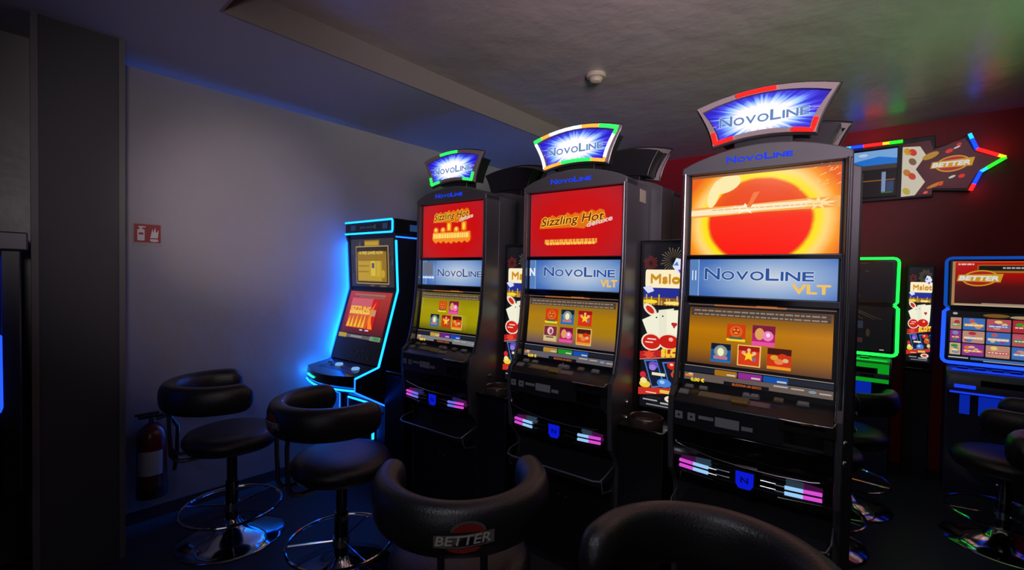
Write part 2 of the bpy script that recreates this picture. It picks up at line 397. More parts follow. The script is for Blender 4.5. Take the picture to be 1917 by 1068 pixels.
def make_tall(kind):
    t = empty('slot_machine', (0, 0, 0))
    # carcass: inner box + rear half with a seam, arch-topped
    b = MB().box((-.262, .0, 0.02), (.262, .085, 1.85), M_cabd)
    arch = lambda hw, z, e: [(hw-2*hw*i/16, z+.064*math.cos(PI/2*(1-2*i/16))**.8*1.0 if 0 < i < 16 else z) for i in range(17)]
    P = [(-.279, .0), (.279, .0)]+[(x, z) for x, z in arch(.279, 1.862, 0)]
    b.prism(P, .09, DEP, 'y', M_cab)
    b.build('cabinet', t, bevel=.004)
    for sx in (-1, 1):
        x0, x1 = (HW-.022)*sx, HW*sx
        b = MB().prism(side_prof()+[(.086, 0), (.086, 1.862)], min(x0, x1), max(x0, x1), 'x', M_cab)
        sp = b.build('side_panel', t, bevel=.003)
        b = MB(); pr = side_prof()[:6]
        b.tube([((HW-.012)*sx, y-.004, z-.02 if i == 0 else z) for i, (y, z) in enumerate(pr)], .0055, M_edge); b.build('edge_trim', sp)
        b = MB(); pr = side_prof()[1:7]; q = [(y, z) for y, z in pr]+[(.0, .99), (.0, 1.50)]
        xa = (HW-.0225)*sx; b.prism(q, min(xa, xa-.0015*sx), max(xa, xa-.0015*sx), 'x', M_cheek); b.build('polished_cheek', sp)
        for z, y in ((.845, .02), (.775, .015)):
            MB().lathe([(0, .009), (.009, .009), (.011, .003), (.011, 0)], M_chrome, (HW*sx if sx > 0 else -HW-.009, y, z), 14, 'x').build('side_lock', sp)
    # header
    P = [(-HW, 1.836), (HW, 1.836)]+arch(HW, 1.864, 0)
    hd = MB().prism(P, -.035, .089, 'y', M_cab).build('header', t, bevel=.004)
    b = MB(); a = Art(b, plane((0, -.0358, 1.868), (1, 0, 0), (0, 0, 1)))
    a.novoline(-.115, 0, .026, .22, glow('header_blue', (.01, .05, .9), 1.0), bold=.0012); b.build('header_lettering', hd)
    # top screen
    b = MB(); bg = M_sun if kind == 'sun' else M_redscr
    b.box((-.259, -.004, 1.512), (.259, .0, 1.838), M_blk)
    b.box((-.250, -.008, 1.514), (.250, -.004, 1.832), bg)
    a = Art(b, plane((0, -.0082, 0), (1, 0, 0), (0, 0, 1)))
    if kind == 'sun':
        a.poly([(-.005+.171*math.cos(R(q)), max(1.514, 1.640+.156*math.sin(R(q)))) for q in range(170, 371, 8)], ramp_mat('sun_lower', [(0, (252, 22, 4)), (.7, (250, 40, 6)), (1, (240, 70, 10))], vgrad(1.52, 1.70), 1.0))
        a.poly([(-.25, 1.664), (-.12, 1.668), (.0, 1.674), (.25, 1.676), (.25, 1.716), (.1, 1.712), (-.05, 1.706), (-.25, 1.704)], em((250, 170, 70), .95))
        a.poly([(-.25, 1.672), (-.1, 1.674), (.0, 1.680), (.16, 1.684), (.235, 1.695), (.16, 1.706), (.0, 1.704), (-.1, 1.700), (-.25, 1.694)], em((253, 232, 190), 1))
        a.star(.185, 1.694, .058, em((252, 222, 150), 1), 9, .35, sy=.45); a.star(-.05, 1.690, .055, em((255, 242, 215), 1), 7, .35, sy=.4)
        a.poly([(-.045, 1.695), (-.03, 1.695), (.0, 1.752), (-.022, 1.75)], em((244, 120, 50), .95))
        a.disc(-.12, 1.79, .055, .032, em((250, 232, 170), 1), 20, 20)
        a.disc(-.165, 1.75, .02, .05, em((252, 235, 170), 1), 20, -15)
        dashes(a, -.17, .2, 1.689, .005, em((238, 190, 130), 1), 5)
        rnd = random.Random(2)
        for k in range(24):
            x, z = rnd.uniform(.12, .24), rnd.uniform(1.74, 1.825); a.k = 8
            a.poly([(x, z), (x+.014, z+.006), (x+.012, z+.009)], em((250, 200, 120), 1))
        a.rect(-.25, 1.822, .25, 1.832, em((150, 90, 50), .7))
    elif kind == 'hot':
        sizzling(a, .0, 1.665, .37, False)
        dashes(a, -.16, .13, 1.575, .022, em((240, 160, 60), 1), 2)
        dashes(a, -.15, .12, 1.570, .012, em((250, 200, 80), 1), 9)
    else:
        sizzling(a, -.0, 1.735, .30, True)
        for i, x in enumerate((-.13, -.07, -.02, .04, .10)):
            a.k = 9
            if i in (2, 4): a.rect(x-.02, 1.668, x+.02, 1.722, em((240, 120, 10), 1), .004); a.disc(x, 1.695, .011, .022, em((255, 215, 60), 1), 10)
            else: a.disc(x, 1.675, .022, .02, em((240, 130, 30), 1), 12); a.disc(x, 1.679, .01, .01, em((255, 215, 90), 1), 10)
        P = [(-.155, 1.662), (-.16, 1.625)]; rnd = random.Random(4)
        for i in range(15): P.append((-.15+.30*i/14, 1.612-(.014 if i % 2 else 0)-rnd.uniform(0, .006)))
        P += [(.155, 1.63), (.15, 1.664)]
        a.poly(P, em((245, 140, 30), 1)); dashes(a, -.15, .145, 1.628, .028, em((252, 220, 110), 1), 11)
    b.build('top_screen', t)
    # dividers
    for z0, z1 in ((1.496, 1.512), (1.322, 1.346)):
        b = MB().box((-.26, -.022, z0), (.26, .0, z1), M_gloss); b.box((-.26, -.0235, z1-.004), (.26, -.022, z1-.001), M_brush); b.build('screen_divider', t, bevel=.002)
    # printed glass
    b = MB().box((-.25, -.008, 1.347), (.25, -.002, 1.495), M_blueglass); a = Art(b, plane((0, -.0082, 0), (1, 0, 0), (0, 0, 1)))
    WT = em((232, 240, 252), .95)
    a.rect(-.25, 1.347, -.215, 1.495, em((95, 140, 205), .8)); a.rect(-.216, 1.347, -.213, 1.495, em((160, 195, 235), .9))
    if kind == 'sun':
        a.rect(-.240, 1.41, -.236, 1.45, WT); a.rect(-.228, 1.41, -.224, 1.45, WT, same=True)
        a.novoline(-.19, 1.415, .05, .37, em((38, 84, 160), .9), bold=.0012, outline=WT)
        a.text('VLT', .115, 1.37, .045, em((240, 190, 90), 1), width=.115, bold=.002)
    elif kind == 'hot':
        a.text('N', -.248, 1.415, .055, WT, width=.03, bold=.002); k = a.k
        a.novoline(-.16, 1.415, .05, .385, em((38, 84, 160), .9), bold=.0012, outline=WT)
        a.text('VLT', .155, 1.37, .045, em((240, 190, 90), 1), width=.08, bold=.002)
    else:
        a.rect(-.245, 1.405, -.155, 1.485, em((120, 128, 150), .7)); dashes(a, -.245, -.145, 1.385, .012, WT, 3)
        a.rect(-.135, 1.347, -.132, 1.495, em((70, 90, 130), .7))
        a.novoline(-.11, 1.40, .05, .35, em((60, 84, 140), .8), bold=.0012, outline=WT)
    b.build('glass_panel', t)
    # lower game screen, leaning forward
    u0 = Vector((0, -.008, 1.322)); u1 = Vector((0, -.046, .985)); v = (u0-u1).normalized(); n = Vector((1, 0, 0)).cross(v); Lh = (u0-u1).length
    bg = {'sun': M_amber_l, 'hot': M_gold_l, 'fruit': M_green_l}[kind]
    b = MB()
    def slab(z0, z1, x0, x1, m, d0, d1):
        o = u1; V = []
        for x in (x0, x1):
            for zz in (z0, z1):
                for d in (d0, d1): V.append(o+v*zz+Vector((x, 0, 0))+n*d)
        b.add(V, [(0, 1, 3, 2), (4, 6, 7, 5), (0, 4, 5, 1), (2, 3, 7, 6), (0, 2, 6, 4), (1, 5, 7, 3)], m)
    slab(0, Lh, -.262, .262, M_blk, -.01, 0)
    slab(.092, Lh-.022, -.243, .243, bg, 0, .001)
    a = Art(b, plane(u1+n*.0012, (1, 0, 0), v))
    a.rect(-.25, Lh-.012, .25, Lh-.009, em((150, 120, 110), .6)); a.rect(-.15, Lh-.014, .1, Lh-.008, em((190, 110, 60), .8)); a.rect(.0, Lh-.014, .07, Lh-.006, em((200, 120, 60), .8), same=True)
    TX = em((160, 140, 115), .8)
    for i, z in enumerate((Lh-.037, Lh-.052)): a.rect(-.236, z-.003, .236, z+.011, em((84, 66, 62), .7), .003); dashes(a, -.225, .225, z, .006, TX, 20+i)
    if kind == 'sun':
        icon(a, -.065, .225, .033, (215, 60, 10), None, 'face'); icon(a, .03, .222, .038, (190, 30, 110), None, 'heart')
        icon(a, -.115, .142, .036, (20, 90, 160), None, 'orb'); icon(a, -.015, .142, .036, (225, 60, 20), (240, 205, 120), 'star'); icon(a, .085, .142, .038, (215, 50, 10), None, 'fruit')
    elif kind == 'hot':
        for x, kd, bs in ((-.10, 'face', (215, 60, 10)), (-.01, 'orb', (40, 110, 170)), (.085, 'star', (225, 50, 20))): a.k = 8; icon(a, x, .232, .036, bs, None, kd)
        for x, kd, bs, fr in ((-.10, 'lady', (120, 50, 60), (200, 160, 90)), (-.01, 'heart', (180, 40, 90), None), (.085, 'fruit', (225, 80, 30), (240, 205, 120))): a.k = 8; icon(a, x, .145, .036, bs, fr, kd)
    else:
        icon(a, -.05, .235, .033, (215, 80, 10), None, 'face'); icon(a, .045, .232, .038, (190, 60, 120), None, 'heart')
        icon(a, -.10, .148, .037, (60, 110, 150), None, 'orb'); icon(a, .0, .148, .036, (205, 60, 10), None, 'star'); icon(a, .09, .148, .037, (215, 80, 10), (235, 205, 110), 'fruit')
    a.k = 3
    a.rect(-.25, .078, .25, .0805, em((170, 155, 150), .8))
    greys = {'sun': (112, 96, 90), 'hot': (110, 104, 112), 'fruit': (140, 140, 142)}[kind]
    tabs = {'sun': ((168, 112, 20), (150, 40, 150), (10, 80, 170)), 'hot': ((190, 140, 50), (30, 150, 40), (20, 80, 180)), 'fruit': ((195, 160, 60), (120, 30, 150), (20, 70, 190))}[kind]
    a.rect(-.25, .055, .25, .075, em((34, 38, 52), .7)); 
    for i, tb in enumerate(tabs):
        a.k = 5; a.rect(-.135+i*.085, .052, -.055+i*.085, .074, em(tb, .9), .004); a.rect(-.10+i*.085+.01, .056, -.06+i*.085, .062, em((220, 215, 200), .8))
    a.k = 5
    a.rect(-.25, .022, .25, .051, em(greys, .75)); a.rect(-.10, .018, .055, .034, em((22, 22, 34), .5)); a.text('SELEZIONA UN GIOCO', -.07, .022, .012, em((240, 120, 30), 1), width=.1)
    a.rect(-.245, .034, -.215, .044, em((220, 130, 40), .9)); a.disc(-.224, .045, .010, .004, em((225, 190, 180), .9), 10); a.text('0,00 €', -.222, .018, .018, em((250, 215, 40), 1), width=.05, bold=.0008)
    a.rect(.07, .040, .115, .046, em((190, 180, 170), .8)); a.rect(.125, .039, .165, .044, em((190, 180, 170), .8), same=True); a.disc(.19, .039, .012, .005, em((130, 160, 180), .8), 12, same=True); a.rect(.21, .035, .245, .040, em((190, 180, 170), .8), same=True)
    b.build('lower_screen', t)
    # button deck
    P = [(-.044, .987), (-.12, .956), (-.15, .938), (-.150, .842), (-.10, .842), (.0, .86), (.0, .987)]
    dk = MB().prism(P, -.26, .26, 'x', M_cabd).build('button_deck', t, bevel=.004)
    dv = Vector((0, -.076, -.031)).normalized(); dn = Vector((1, 0, 0)).cross(-dv)
    def btn(x, d, wx, wy, h, m, name='button', par=dk):
        o = Vector((x, -.044, .987))+dv*d; V = []
        for ex, ed, eh in ((-1, 0, 0), (1, 0, 0), (1, 1, 0), (-1, 1, 0), (-1, 0, 1), (1, 0, 1), (1, 1, 1), (-1, 1, 1)):
            q = .85 if eh else 1
            V.append(o+Vector((ex*wx/2*q, 0, 0))+dv*((ed-.5)*wy*q+.5*wy)+dn*(h*eh))
        MB().add(V, [(0, 3, 2, 1), (4, 5, 6, 7), (0, 1, 5, 4), (1, 2, 6, 5), (2, 3, 7, 6), (3, 0, 4, 7)], m).build(name, par, bevel=.001)
    yel = mat('amber_button', (170, 130, 40), .4); lil = mat('lilac_button', (140, 112, 118), .4); tan = mat('tan_button', (140, 120, 96), .4); olv = mat('olive_button', (120, 112, 72), .4)
    btn(-.225, .008, .034, .020, .008, M_btn); btn(-.17, .008, .034, .020, .008, M_btn); btn(-.12, .040, .12, .034, .006, tan); btn(-.235, .042, .04, .030, .006, M_btn)
    btn(-.035, .042, .075, .032, .007, olv); btn(-.0, .014, .06, .022, .012, M_lbl); btn(-.03, .07, .06, .010, .008, yel); btn(.035, .05, .07, .030, .005, lil); btn(.09, .010, .034, .022, .009, tan); btn(.165, .010, .040, .022, .009, M_btn)
    b = MB(); b.tube([(-.002, -.072, .985), (-.002, -.07, 1.002)], .003, M_brush); b.build('stick', dk)
    # reader box with chrome lip, at the right
    b = MB().box((.105, -.166, .905), (.262, -.148, .942), M_blk); b.box((.12, -.168, .925), (.235, -.165, .937), M_gloss); b.tube([(.103, -.168, .942), (.18, -.172, .942), (.255, -.168, .942), (.264, -.150, .955)], .0025, M_chrome); b.build('card_reader', dk, bevel=.002)
    MB().box((.118, -.153, .852), (.232, -.150, .90), M_gloss).box((.118, -.158, .850), (.232, -.150, .856), M_brush).build('note_slot', dk)
    for x0, x1, z0, z1, nm, mt in ((-.25, -.222, .872, .900, 'deck_key', M_lbl), (-.203, -.175, .872, .900, 'deck_key', M_lbl), (-.163, -.11, .884, .896, 'vent_slot', M_btn), (-.104, -.022, .868, .902, 'label_plate', M_lbl), (-.014, .022, .872, .886, 'label_plate', M_btn)):
        b = MB().box((x0, -.153, z0), (x1, -.150, z1), mt)
        if nm == 'deck_key': b.box(((x0+x1)/2-.004, -.1535, z0+.010), ((x0+x1)/2+.004, -.153, z0+.018), M_cabd)
        b.build(nm, dk)
    # lower front shell
    P = [(0, .842), (-.10, .842), (-.142, .838), (-.142, .77), (-.13, .735), (-.122, .66), (-.075, .605), (-.05, .60), (0, .60)]
    fr = MB().prism(P, -.26, .26, 'x', M_gloss).build('front_shell', t, bevel=.003)
    b = MB(); b.tube([(-.25, -.145, .822), (-.25, -.146, .79), (-.243, -.148, .775), (-.2, -.156, .765), (-.1, -.166, .752), (0, -.168, .745), (.1, -.164, .742), (.2, -.154, .744), (.225, -.15, .748)], .0022, M_chrome, n=6); b.build('chrome_trim', fr)
    PK, LB = em((206, 70, 200), 1.1), em((150, 200, 245), 1.0)
    if kind == 'fruit': LB = em((110, 110, 230), 1)
    for sx in (-1, 1):
        b = MB(); x0, x1 = (.125, .232)
        for z in (.705, .685):
            b.tube([(sx*x1, -.136, z), (sx*((x0+x1)/2+.0), -.142, z-.001)], .0068, PK); b.tube([(sx*((x0+x1)/2), -.142, z-.001), (sx*x0, -.145, z-.002)], .0068, LB)
            b.tube([(sx*x0, -.143, z-.002), (sx*(x0-.03), -.14, z-.004)], .003, M_brush, n=6)
        b.tube([(sx*x1, -.136, .668), (sx*(x0-.02), -.145, .662)], .0022, M_chrome, n=6)
        b.build('light_bar', fr)
        b = MB()
        for z in (.705, .685): b.tube([(sx*.05, -.142, z), (sx*.098, -.141, z)], .0025, M_brush, n=6)
        b.build('grille_bar', fr)
    b = MB(); b.prism([(-.022, .655), (.022, .655), (.034, .672), (.036, .728), (-.036, .728), (-.034, .672)], -.146, -.128, 'y', M_brush)
    a = Art(b, plane((0, -.1465, 0), (1, 0, 0), (0, 0, 1))); a.poly([(-.018, .66), (.018, .66), (.029, .675), (.030, .721), (-.030, .721), (-.029, .675)], em((8, 24, 215), .9)); a.text('N', -.012, .682, .028, em((4, 8, 110), .6), width=.024, bold=.001)
    b.build('emblem', fr)
    # drip tray
    b = MB().prism([(-.05, .50), (-.165, .50), (-.172, .53), (-.166, .53), (-.160, .509), (-.05, .512)], -.25, .25, 'x', M_cabd)
    tr = b.build('coin_tray', t, bevel=.002)
    MB().tube([(-.262, -.06, .555), (-.26, -.14, .545), (-.25, -.168, .532), (-.22, -.176, .528), (.22, -.176, .528), (.25, -.168, .532), (.262, -.14, .55), (.264, -.06, .57)], .0036, M_satin, n=6).build('tray_rail', tr)
    for sx in (-1, 1): MB().tube([(sx*.255, -.165, .53), (sx*.25, -.14, .47), (sx*.25, -.05, .45)], .0035, M_satin, n=6).build('tray_bracket', tr)
    dr = MB().box((-.25, -.056, .04), (.25, -.03, .47), M_blk).build('lower_door', t, bevel=.004)
    MB().cyl((-.02, -.062, .352), .008, .007, M_brush, 'y').build('lock', dr); MB().cyl((.014, -.062, .345), .010, .007, M_brush, 'y').build('lock', dr)
    MB().box((-.262, -.05, 0), (.262, .0, .6), M_cabd).build('plinth', t)
    # topper
    O = topper_outline(0); O1 = topper_outline(.018); O2 = topper_outline(.0215)
    tp = MB(); tp.prism([(x*.86, (z-2.02)*.82+2.016) for x, z in O], .0, .10, 'y', M_blk); tp.box((-.10, .005, 1.88), (.10, .09, 1.99), M_blk)
    tp = tp.build('topper', t, bevel=.003)
    b = MB(); nO = len(O); V = [(x, -.022, z) for x, z in O]+[(x, -.022, z) for x, z in O1]+[(x*1.02, .0, (z-2.03)*1.04+2.03) for x, z in O]+[(x, .0, z) for x, z in O1]
    F = []
    for i in range(nO):
        j = (i+1) % nO; F += [(i, j, nO+j, nO+i), (2*nO+i, 2*nO+j, j, i), (nO+i, nO+j, 3*nO+j, 3*nO+i), (2*nO+j, 2*nO+i, 3*nO+i, 3*nO+j)]
    b.add(V, F, M_tube_off)
    b.tube([(x*1.02, -.002, (z-2.03)*1.04+2.03) for x, z in O], .005, M_cabd, closed=True, n=6)
    b.build('topper_frame', tp)
    b = MB(); b.prism(O2, -.014, .0, 'y', M_burst); a = Art(b, plane((0, -.0145, 2.022), (1, 0, 0), (0, 0, 1)))
    a.rect(-.19, -.002, -.16, .001, em((240, 120, 230), 1)); a.rect(.16, .012, .19, .015, em((240, 120, 230), 1), same=True)
    a.novoline(-.15, -.008, .043, .30, em((92, 132, 190), .95), ang=0, bold=.0008, outline=em((235, 238, 255), 1))
    b.build('topper_screen', tp)
    sg = coltopr({'sun': 'red', 'hot': 'multi', 'fruit': 'green'}[kind])
    mid = topper_outline(.009); i = 0
    cols = [sg(k) for k in range(40)]
    i = 0
    while i < 40:
        if cols[i] is None: i += 1; continue
        j = i
        while j+1 < 40 and cols[j+1] == cols[i]: j += 1
        pts = [(mid[k % 40][0], -.024, mid[k % 40][1]) for k in range(i, j+2)]
        MB().tube(pts, .0078, LEDS[cols[i]], n=8).build('topper_light', tp); i = j+1
    return t

pitch = .806
C3, C2, C1, C0 = -.3036, -1.109, -1.927, -2.732
specs = [('sun', C3, 'tall grey slot machine showing an orange sun on its top screen, nearest to camera'),
         ('hot', C2, 'tall grey slot machine with red top screen under a multicoloured lit sign'),
         ('fruit', C1, 'tall grey slot machine with lime-green lower screen, beside the cyan neon terminal')]
novos = []
for kind, cx, lab in specs:
    t = make_tall(kind); t.location = m2r(cx, D0); t.rotation_euler.z = ROT; tag(t, lab, 'slot machine', 'tall slot machines in the front row'); novos.append(t)
# sticker on the side of the middle machine
MB().box((HW-.003, .125, 1.775), (HW-.002, .20, 1.835), mat('sticker_beige', (165, 155, 135), .7)).build('sticker', novos[1])
YBK = D0+2*DEP+.012
for src, cx, lab in ((novos[0], -.275, 'tall grey slot machine facing the red wall, back to back with the orange-sun machine'),
                     (novos[1], -1.05, 'tall grey slot machine facing the red wall, dark topper seen right of the multicoloured sign'),
                     (novos[2], -1.835, 'tall grey slot machine facing the red wall, its black topper seen between two lit signs')):
    d = dup(src)
    for ch in kids(d):
        if not ch.name.startswith('topper'): continue
        for g in kids(ch):
            if g.name.startswith('topper_light'): bpy.data.objects.remove(g)
            elif g.name.startswith('topper_screen'): g.data = g.data.copy(); [g.data.materials.__setitem__(i, M_gloss) for i in range(len(g.data.materials))]
    d.location = m2r(cx, YBK); d.rotation_euler.z = ROT+PI; tag(d, lab, 'slot machine', 'slot machines back to back behind the front row')

# ============================================================ cyan neon terminal
def make_terminal():
    t = empty('neon_slot_terminal', m2r(C0, D0), ROT); tag(t, 'black slot terminal outlined in cyan neon tubes, next to the grey wall', 'slot machine')
    hw = .278
    prof = [(0, 1.681), (.018, 1.632), (.037, 1.294), (-.11, .80), (-.284, .754), (-.284, .67), (-.03, .524), (-.03, 0)]
    b = MB().prism(prof+[(.25, 0), (.25, 1.681)], -hw+.02, hw-.02, 'x', M_blk)
    b.build('cabinet', t, bevel=.003)
    for sx in (-1, 1):
        q = [(y-.012, z) for y, z in prof]; q[-1] = (-.042, 0)
        sp = MB().prism(q+[(.25, 0), (.25, 1.681)], *sorted((sx*(hw-.02), sx*hw)), 'x', M_cabd).build('side_panel', t, bevel=.002)
        path = [(sx*hw, y-.014, z) for y, z in prof[1:7]]+[(sx*hw, -.046, .27)]
        if sx > 0:
            MB().tube(path[:3], .0075, NEON, n=8).build('neon_tube', sp); MB().tube(path[2:4], .0065, NEON, n=8).build('neon_tube', sp)
            MB().tube(path[3:6], .0050, NEONB, n=8).build('neon_tube', sp); MB().tube(path[5:], .0065, NEON, n=8).build('neon_tube', sp)
            MB().tube([(hw+.002, 0, 1.655), (hw+.002, .235, 1.655)], .005, NEONB, n=8).build('neon_tube', sp)
        else:
            MB().tube([(-hw-.003, y+.004, z) for _, y, z in path], .0065, NEONB, n=8).build('neon_tube', sp)
            MB().tube([(-hw-.010, y+.075, z) for _, y, z in path[:3]]+[(-hw-.010, .02, 1.0)], .006, glow('neon_back_blue', (.001, .17, 1.0), 170), n=8).build('neon_tube', sp)
            MB().tube([(-hw-.008, -.27, .70), (-hw-.008, -.12, .72)], .006, glow('neon_low_blue', (.001, .19, 1.0), 90), n=8).build('neon_tube', sp)
            MB().tube([(-hw-.012, .245, 1.66), (-hw-.012, .245, .3)], .009, glow('neon_back_blue', (.002, .20, 1.0), 170), n=8).build('neon_tube', sp)
    # cap
    b = MB().box((-hw, -.012, 1.681), (hw, .245, 1.777), M_blk); a = Art(b, plane((0, -.0125, 0), (1, 0, 0), (0, 0, 1)))
    dm = em((18, 54, 100), .7); a.rect(-.21, 1.712, -.15, 1.748, dm); dashes(a, -.10, .07, 1.722, .014, em((24, 56, 90), .7), 2); a.rect(.155, 1.712, .21, 1.75, dm); a.text('C', .065, 1.72, .03, em((100, 150, 180), .7))
    cp = b.build('header_cap', t, bevel=.004)
    r = .014; P = [(-hw+.006, 1.770), (hw-.02, 1.772)]+[(hw-.014-r+r*math.cos(R(k)), 1.772-r+r*math.sin(R(k))) for k in (60, 30, 0)]+[(hw-.014-r+r*math.cos(R(k)), 1.688+r+r*math.sin(R(k))) for k in (0, -30, -60)]+[(hw-.02, 1.688), (-hw+.006, 1.688)]
    MB().tube([(x, -.016, z) for x, z in P], .0065, NEON, n=8).build('neon_tube', cp)
    MB().box((hw, .12, 1.70), (hw+.002, .225, 1.745), em((60, 100, 170), .35)).build('sticker', cp)
    # upper screen
    u0, u1 = Vector((0, .012, 1.66)), Vector((0, .028, 1.305)); v = (u0-u1).normalized(); L1 = (u0-u1).length; n = Vector((1, 0, 0)).cross(v)
    b = MB(); a = Art(b, plane(u1, (1, 0, 0), v, .001)); a.rect(-.25, 0, .25, L1, M_gloss); a.rect(-.24, .01, .24, L1-.01, em((58, 54, 58), .7))
    rnd = random.Random(5); k = a.k
    for i in range(26):
        a.k = k; x = rnd.uniform(-.235, .225); y = rnd.uniform(.06, .25); a.rect(x, y, x+rnd.uniform(.005, .02), y+rnd.uniform(.03, .09), em((90, 84, 84) if i % 2 else (38, 38, 44), .7)); 
    a.k = k+1
    GD = em((196, 160, 40), .85); GD2 = em((160, 122, 24), .8); a.rect(-.08, L1-.075, .09, L1-.02, GD2); a.rect(-.07, L1-.055, .08, L1-.03, GD)
    a.rect(-.18, .028, .19, L1-.06, em((190, 160, 100), .8)); a.rect(-.173, .035, .183, L1-.067, em((60, 46, 30), .6)); a.rect(-.16, .045, .17, L1-.10, GD2); a.text('10 FREE GAMES NOW', -.135, L1-.118, .03, em((232, 200, 90), .9), width=.27, bold=.0008)
    a.rect(-.15, .05, .12, .19, GD); a.rect(.0, .085, .05, .19, em((220, 190, 60), .9)); a.rect(.012, .14, .04, .175, em((90, 80, 120), .8)); a.rect(.065, .08, .105, .19, em((205, 172, 50), .9)); a.disc(.14, .10, .02, .028, em((210, 170, 50), .8)); dashes(a, -.14, -.02, .15, .01, GD2, 1); dashes(a, -.14, -.02, .11, .01, GD2, 6)
    a.k = 5; a.rect(-.02, .012, .03, .022, em((150, 100, 60), .6)); a.rect(.09, .010, .16, .020, em((130, 110, 60), .6), same=True)
    b.build('top_screen', t)
    # lower screen
    u0, u1 = Vector((0, .022, 1.285)), Vector((0, -.122, .803)); v = (u0-u1).normalized(); L2 = (u0-u1).length; n = Vector((1, 0, 0)).cross(v)
    b = MB(); a = Art(b, plane(u1, (1, 0, 0), v, .001)); a.rect(-.256, 0, .256, L2, M_gloss)
    y0 = .16
    a.rect(-.24, y0+.03, .235, L2-.01, ramp_mat('crimson_display', [(0, (70, 30, 34)), (.4, (150, 30, 30)), (1, (190, 62, 44))], vgrad(.97, 1.27), .8))
    a.rect(-.18, L2-.04, .17, L2-.028, em((170, 130, 120), .7)); a.rect(-.12, L2-.055, .17, L2-.046, em((150, 110, 105), .7))
    a.rect(-.19, y0+.07, .06, L2-.06, em((225, 90, 40), .85)); a.rect(-.19, L2-.12, .06, L2-.06, em((220, 100, 110), .8)); a.text('SIZZLING', -.18, L2-.155, .05, em((240, 190, 70), .95), width=.24, bold=.003); dashes(a, -.18, .05, L2-.175, .018, em((250, 215, 100), .9), 7)
    for i, x in enumerate((-.17, -.13, -.085, -.04, .0)): a.k = 9; a.poly([(x-.012, y0+.075), (x+.02, y0+.075), (x+.012, y0+.15+.01*i), (x+.002, y0+.13)], em((240, 190, 30), .95))
    a.rect(.055, y0+.065, .12, L2-.065, em((205, 20, 12), .95)); a.poly([(.07, y0+.07), (.12, y0+.07), (.09, y0+.12), (.075, y0+.18), (.10, y0+.26), (.06, y0+.20), (.055, y0+.12)], em((250, 130, 20), 1)); a.rect(.07, y0+.16, .12, y0+.205, em((210, 150, 110), .85))
    a.k = 5; a.rect(-.02, y0+.055, .01, y0+.062, W_); a.rect(.04, y0+.055, .08, y0+.062, W_, same=True)
    a.rect(-.245, y0-.005, -.15, y0+.025, em((190, 160, 40), .8), .004); a.rect(-.15, y0-.002, .12, y0+.022, em((120, 115, 110), .6)); a.rect(-.10, y0+.004, .03, y0+.016, em((165, 160, 160), .7)); a.rect(.12, y0-.005, .235, y0+.025, em((140, 165, 135), .7), .004); a.rect(.16, y0, .22, y0+.02, em((70, 150, 80), .8))
    a.k = 4; GY = mat('etched_grey', (90, 90, 98), .5)
    for x, y, q in ((.08, .10, .008), (.075, .075, .01), (-.03, .07, .012), (.02, .068, .02), (.09, .03, .012), (.15, .035, .016), (.06, .03, .01)): a.k = 4; a.rect(x-q, y-.006, x+q, y+.006, GY, .002)
    b.build('lower_screen', t)
    # deck with curved nose
    fr = lambda x: -.285-.075*math.cos(PI/2*min(1, abs(x)/.30))
    N = 20; xs = [-hw+.004+2*(hw-.004)*i/N for i in range(N+1)]; zt = lambda y: .80+(.80-.757)*(y+.11)/.25
    V = []; 
    for x in xs: V += [(x, -.11, .80), (x, fr(x), zt(fr(x))), (x, fr(x)-.006, .70), (x, fr(x)+.01, .675), (x, -.05, .66)]
    F = [(i*5+k, (i+1)*5+k, (i+1)*5+k+1, i*5+k+1) for i in range(N) for k in range(4)]+[tuple(range(4, -1, -1)), tuple(N*5+k for k in range(5))]
    dk = MB().add(V, F, M_gloss).build('button_deck', t)
    MB().tube([(x, fr(x)-.006, .678) for x in xs], .0062, NEON, n=8).build('neon_tube', dk)
    MB().tube([(x, fr(x)-.008, .722) for x in xs if -.235 < x < -.07], .007, glow('neon_mint', (.02, .8, .55), 1.6), n=8).build('nose_light', dk)
    P = [(-.16, -.15), (.17, -.15), (.20, -.27), (-.19, -.27)]
    MB().add([(x, y, zt(y)+.001) for x, y in P], [(0, 3, 2, 1)], mat('deck_panel', (52, 58, 84), .3)).build('deck_panel', dk)
    for x, y in ((-.045, -.20), (.155, -.21)):
        MB().lathe([(0, .016), (.022, .014), (.026, .006), (.027, 0)], em((120, 175, 235), 1.0), (x, y, zt(y)), 20).build('lit_button', dk)
    for x, y in ((-.17, -.19), (-.10, -.215), (.03, -.22), (.09, -.22)): MB().box((x-.018, y-.008, zt(y)-.003), (x+.018, y+.008, zt(y)+.006), M_lbl).build('button', dk, bevel=.001)
    # pedestal door
    pd = MB().box((-.16, -.052, .02), (.135, -.03, .515), M_gloss).build('pedestal_door', t, bevel=.003)
    MB().tube([(-.16, -.056, .06), (-.16, -.056, .518)], .0025, NEONTHIN, n=6).build('neon_tube', pd)  # thin glowing line in place of a reflection of the left-side neon
    MB().tube([(-.155, -.056, .520), (.135, -.056, .520)], .007, NEON, n=8).build('neon_tube', pd); MB().tube([(.135, -.056, .520), (.135, -.056, .28)], .009, NEON, n=8).build('neon_tube', pd)
    MB().box((.165, -.045, .05), (.25, -.040, .46), mat('blue_plastic', (30, 60, 110), .4)).build('pedestal_inset', t)
    b = MB(); b.prism([(.00, .375), (.03, .375), (.036, .39), (.036, .43), (-.006, .43), (-.006, .39)], -.057, -.052, 'y', em((8, 20, 200), .7)); b.build('emblem', pd)
    MB().tube([(.236, -.30, .745), (.236, -.30, .685)], .002, NEONTHIN, n=6).build('neon_tube', dk)
    return t
make_terminal()

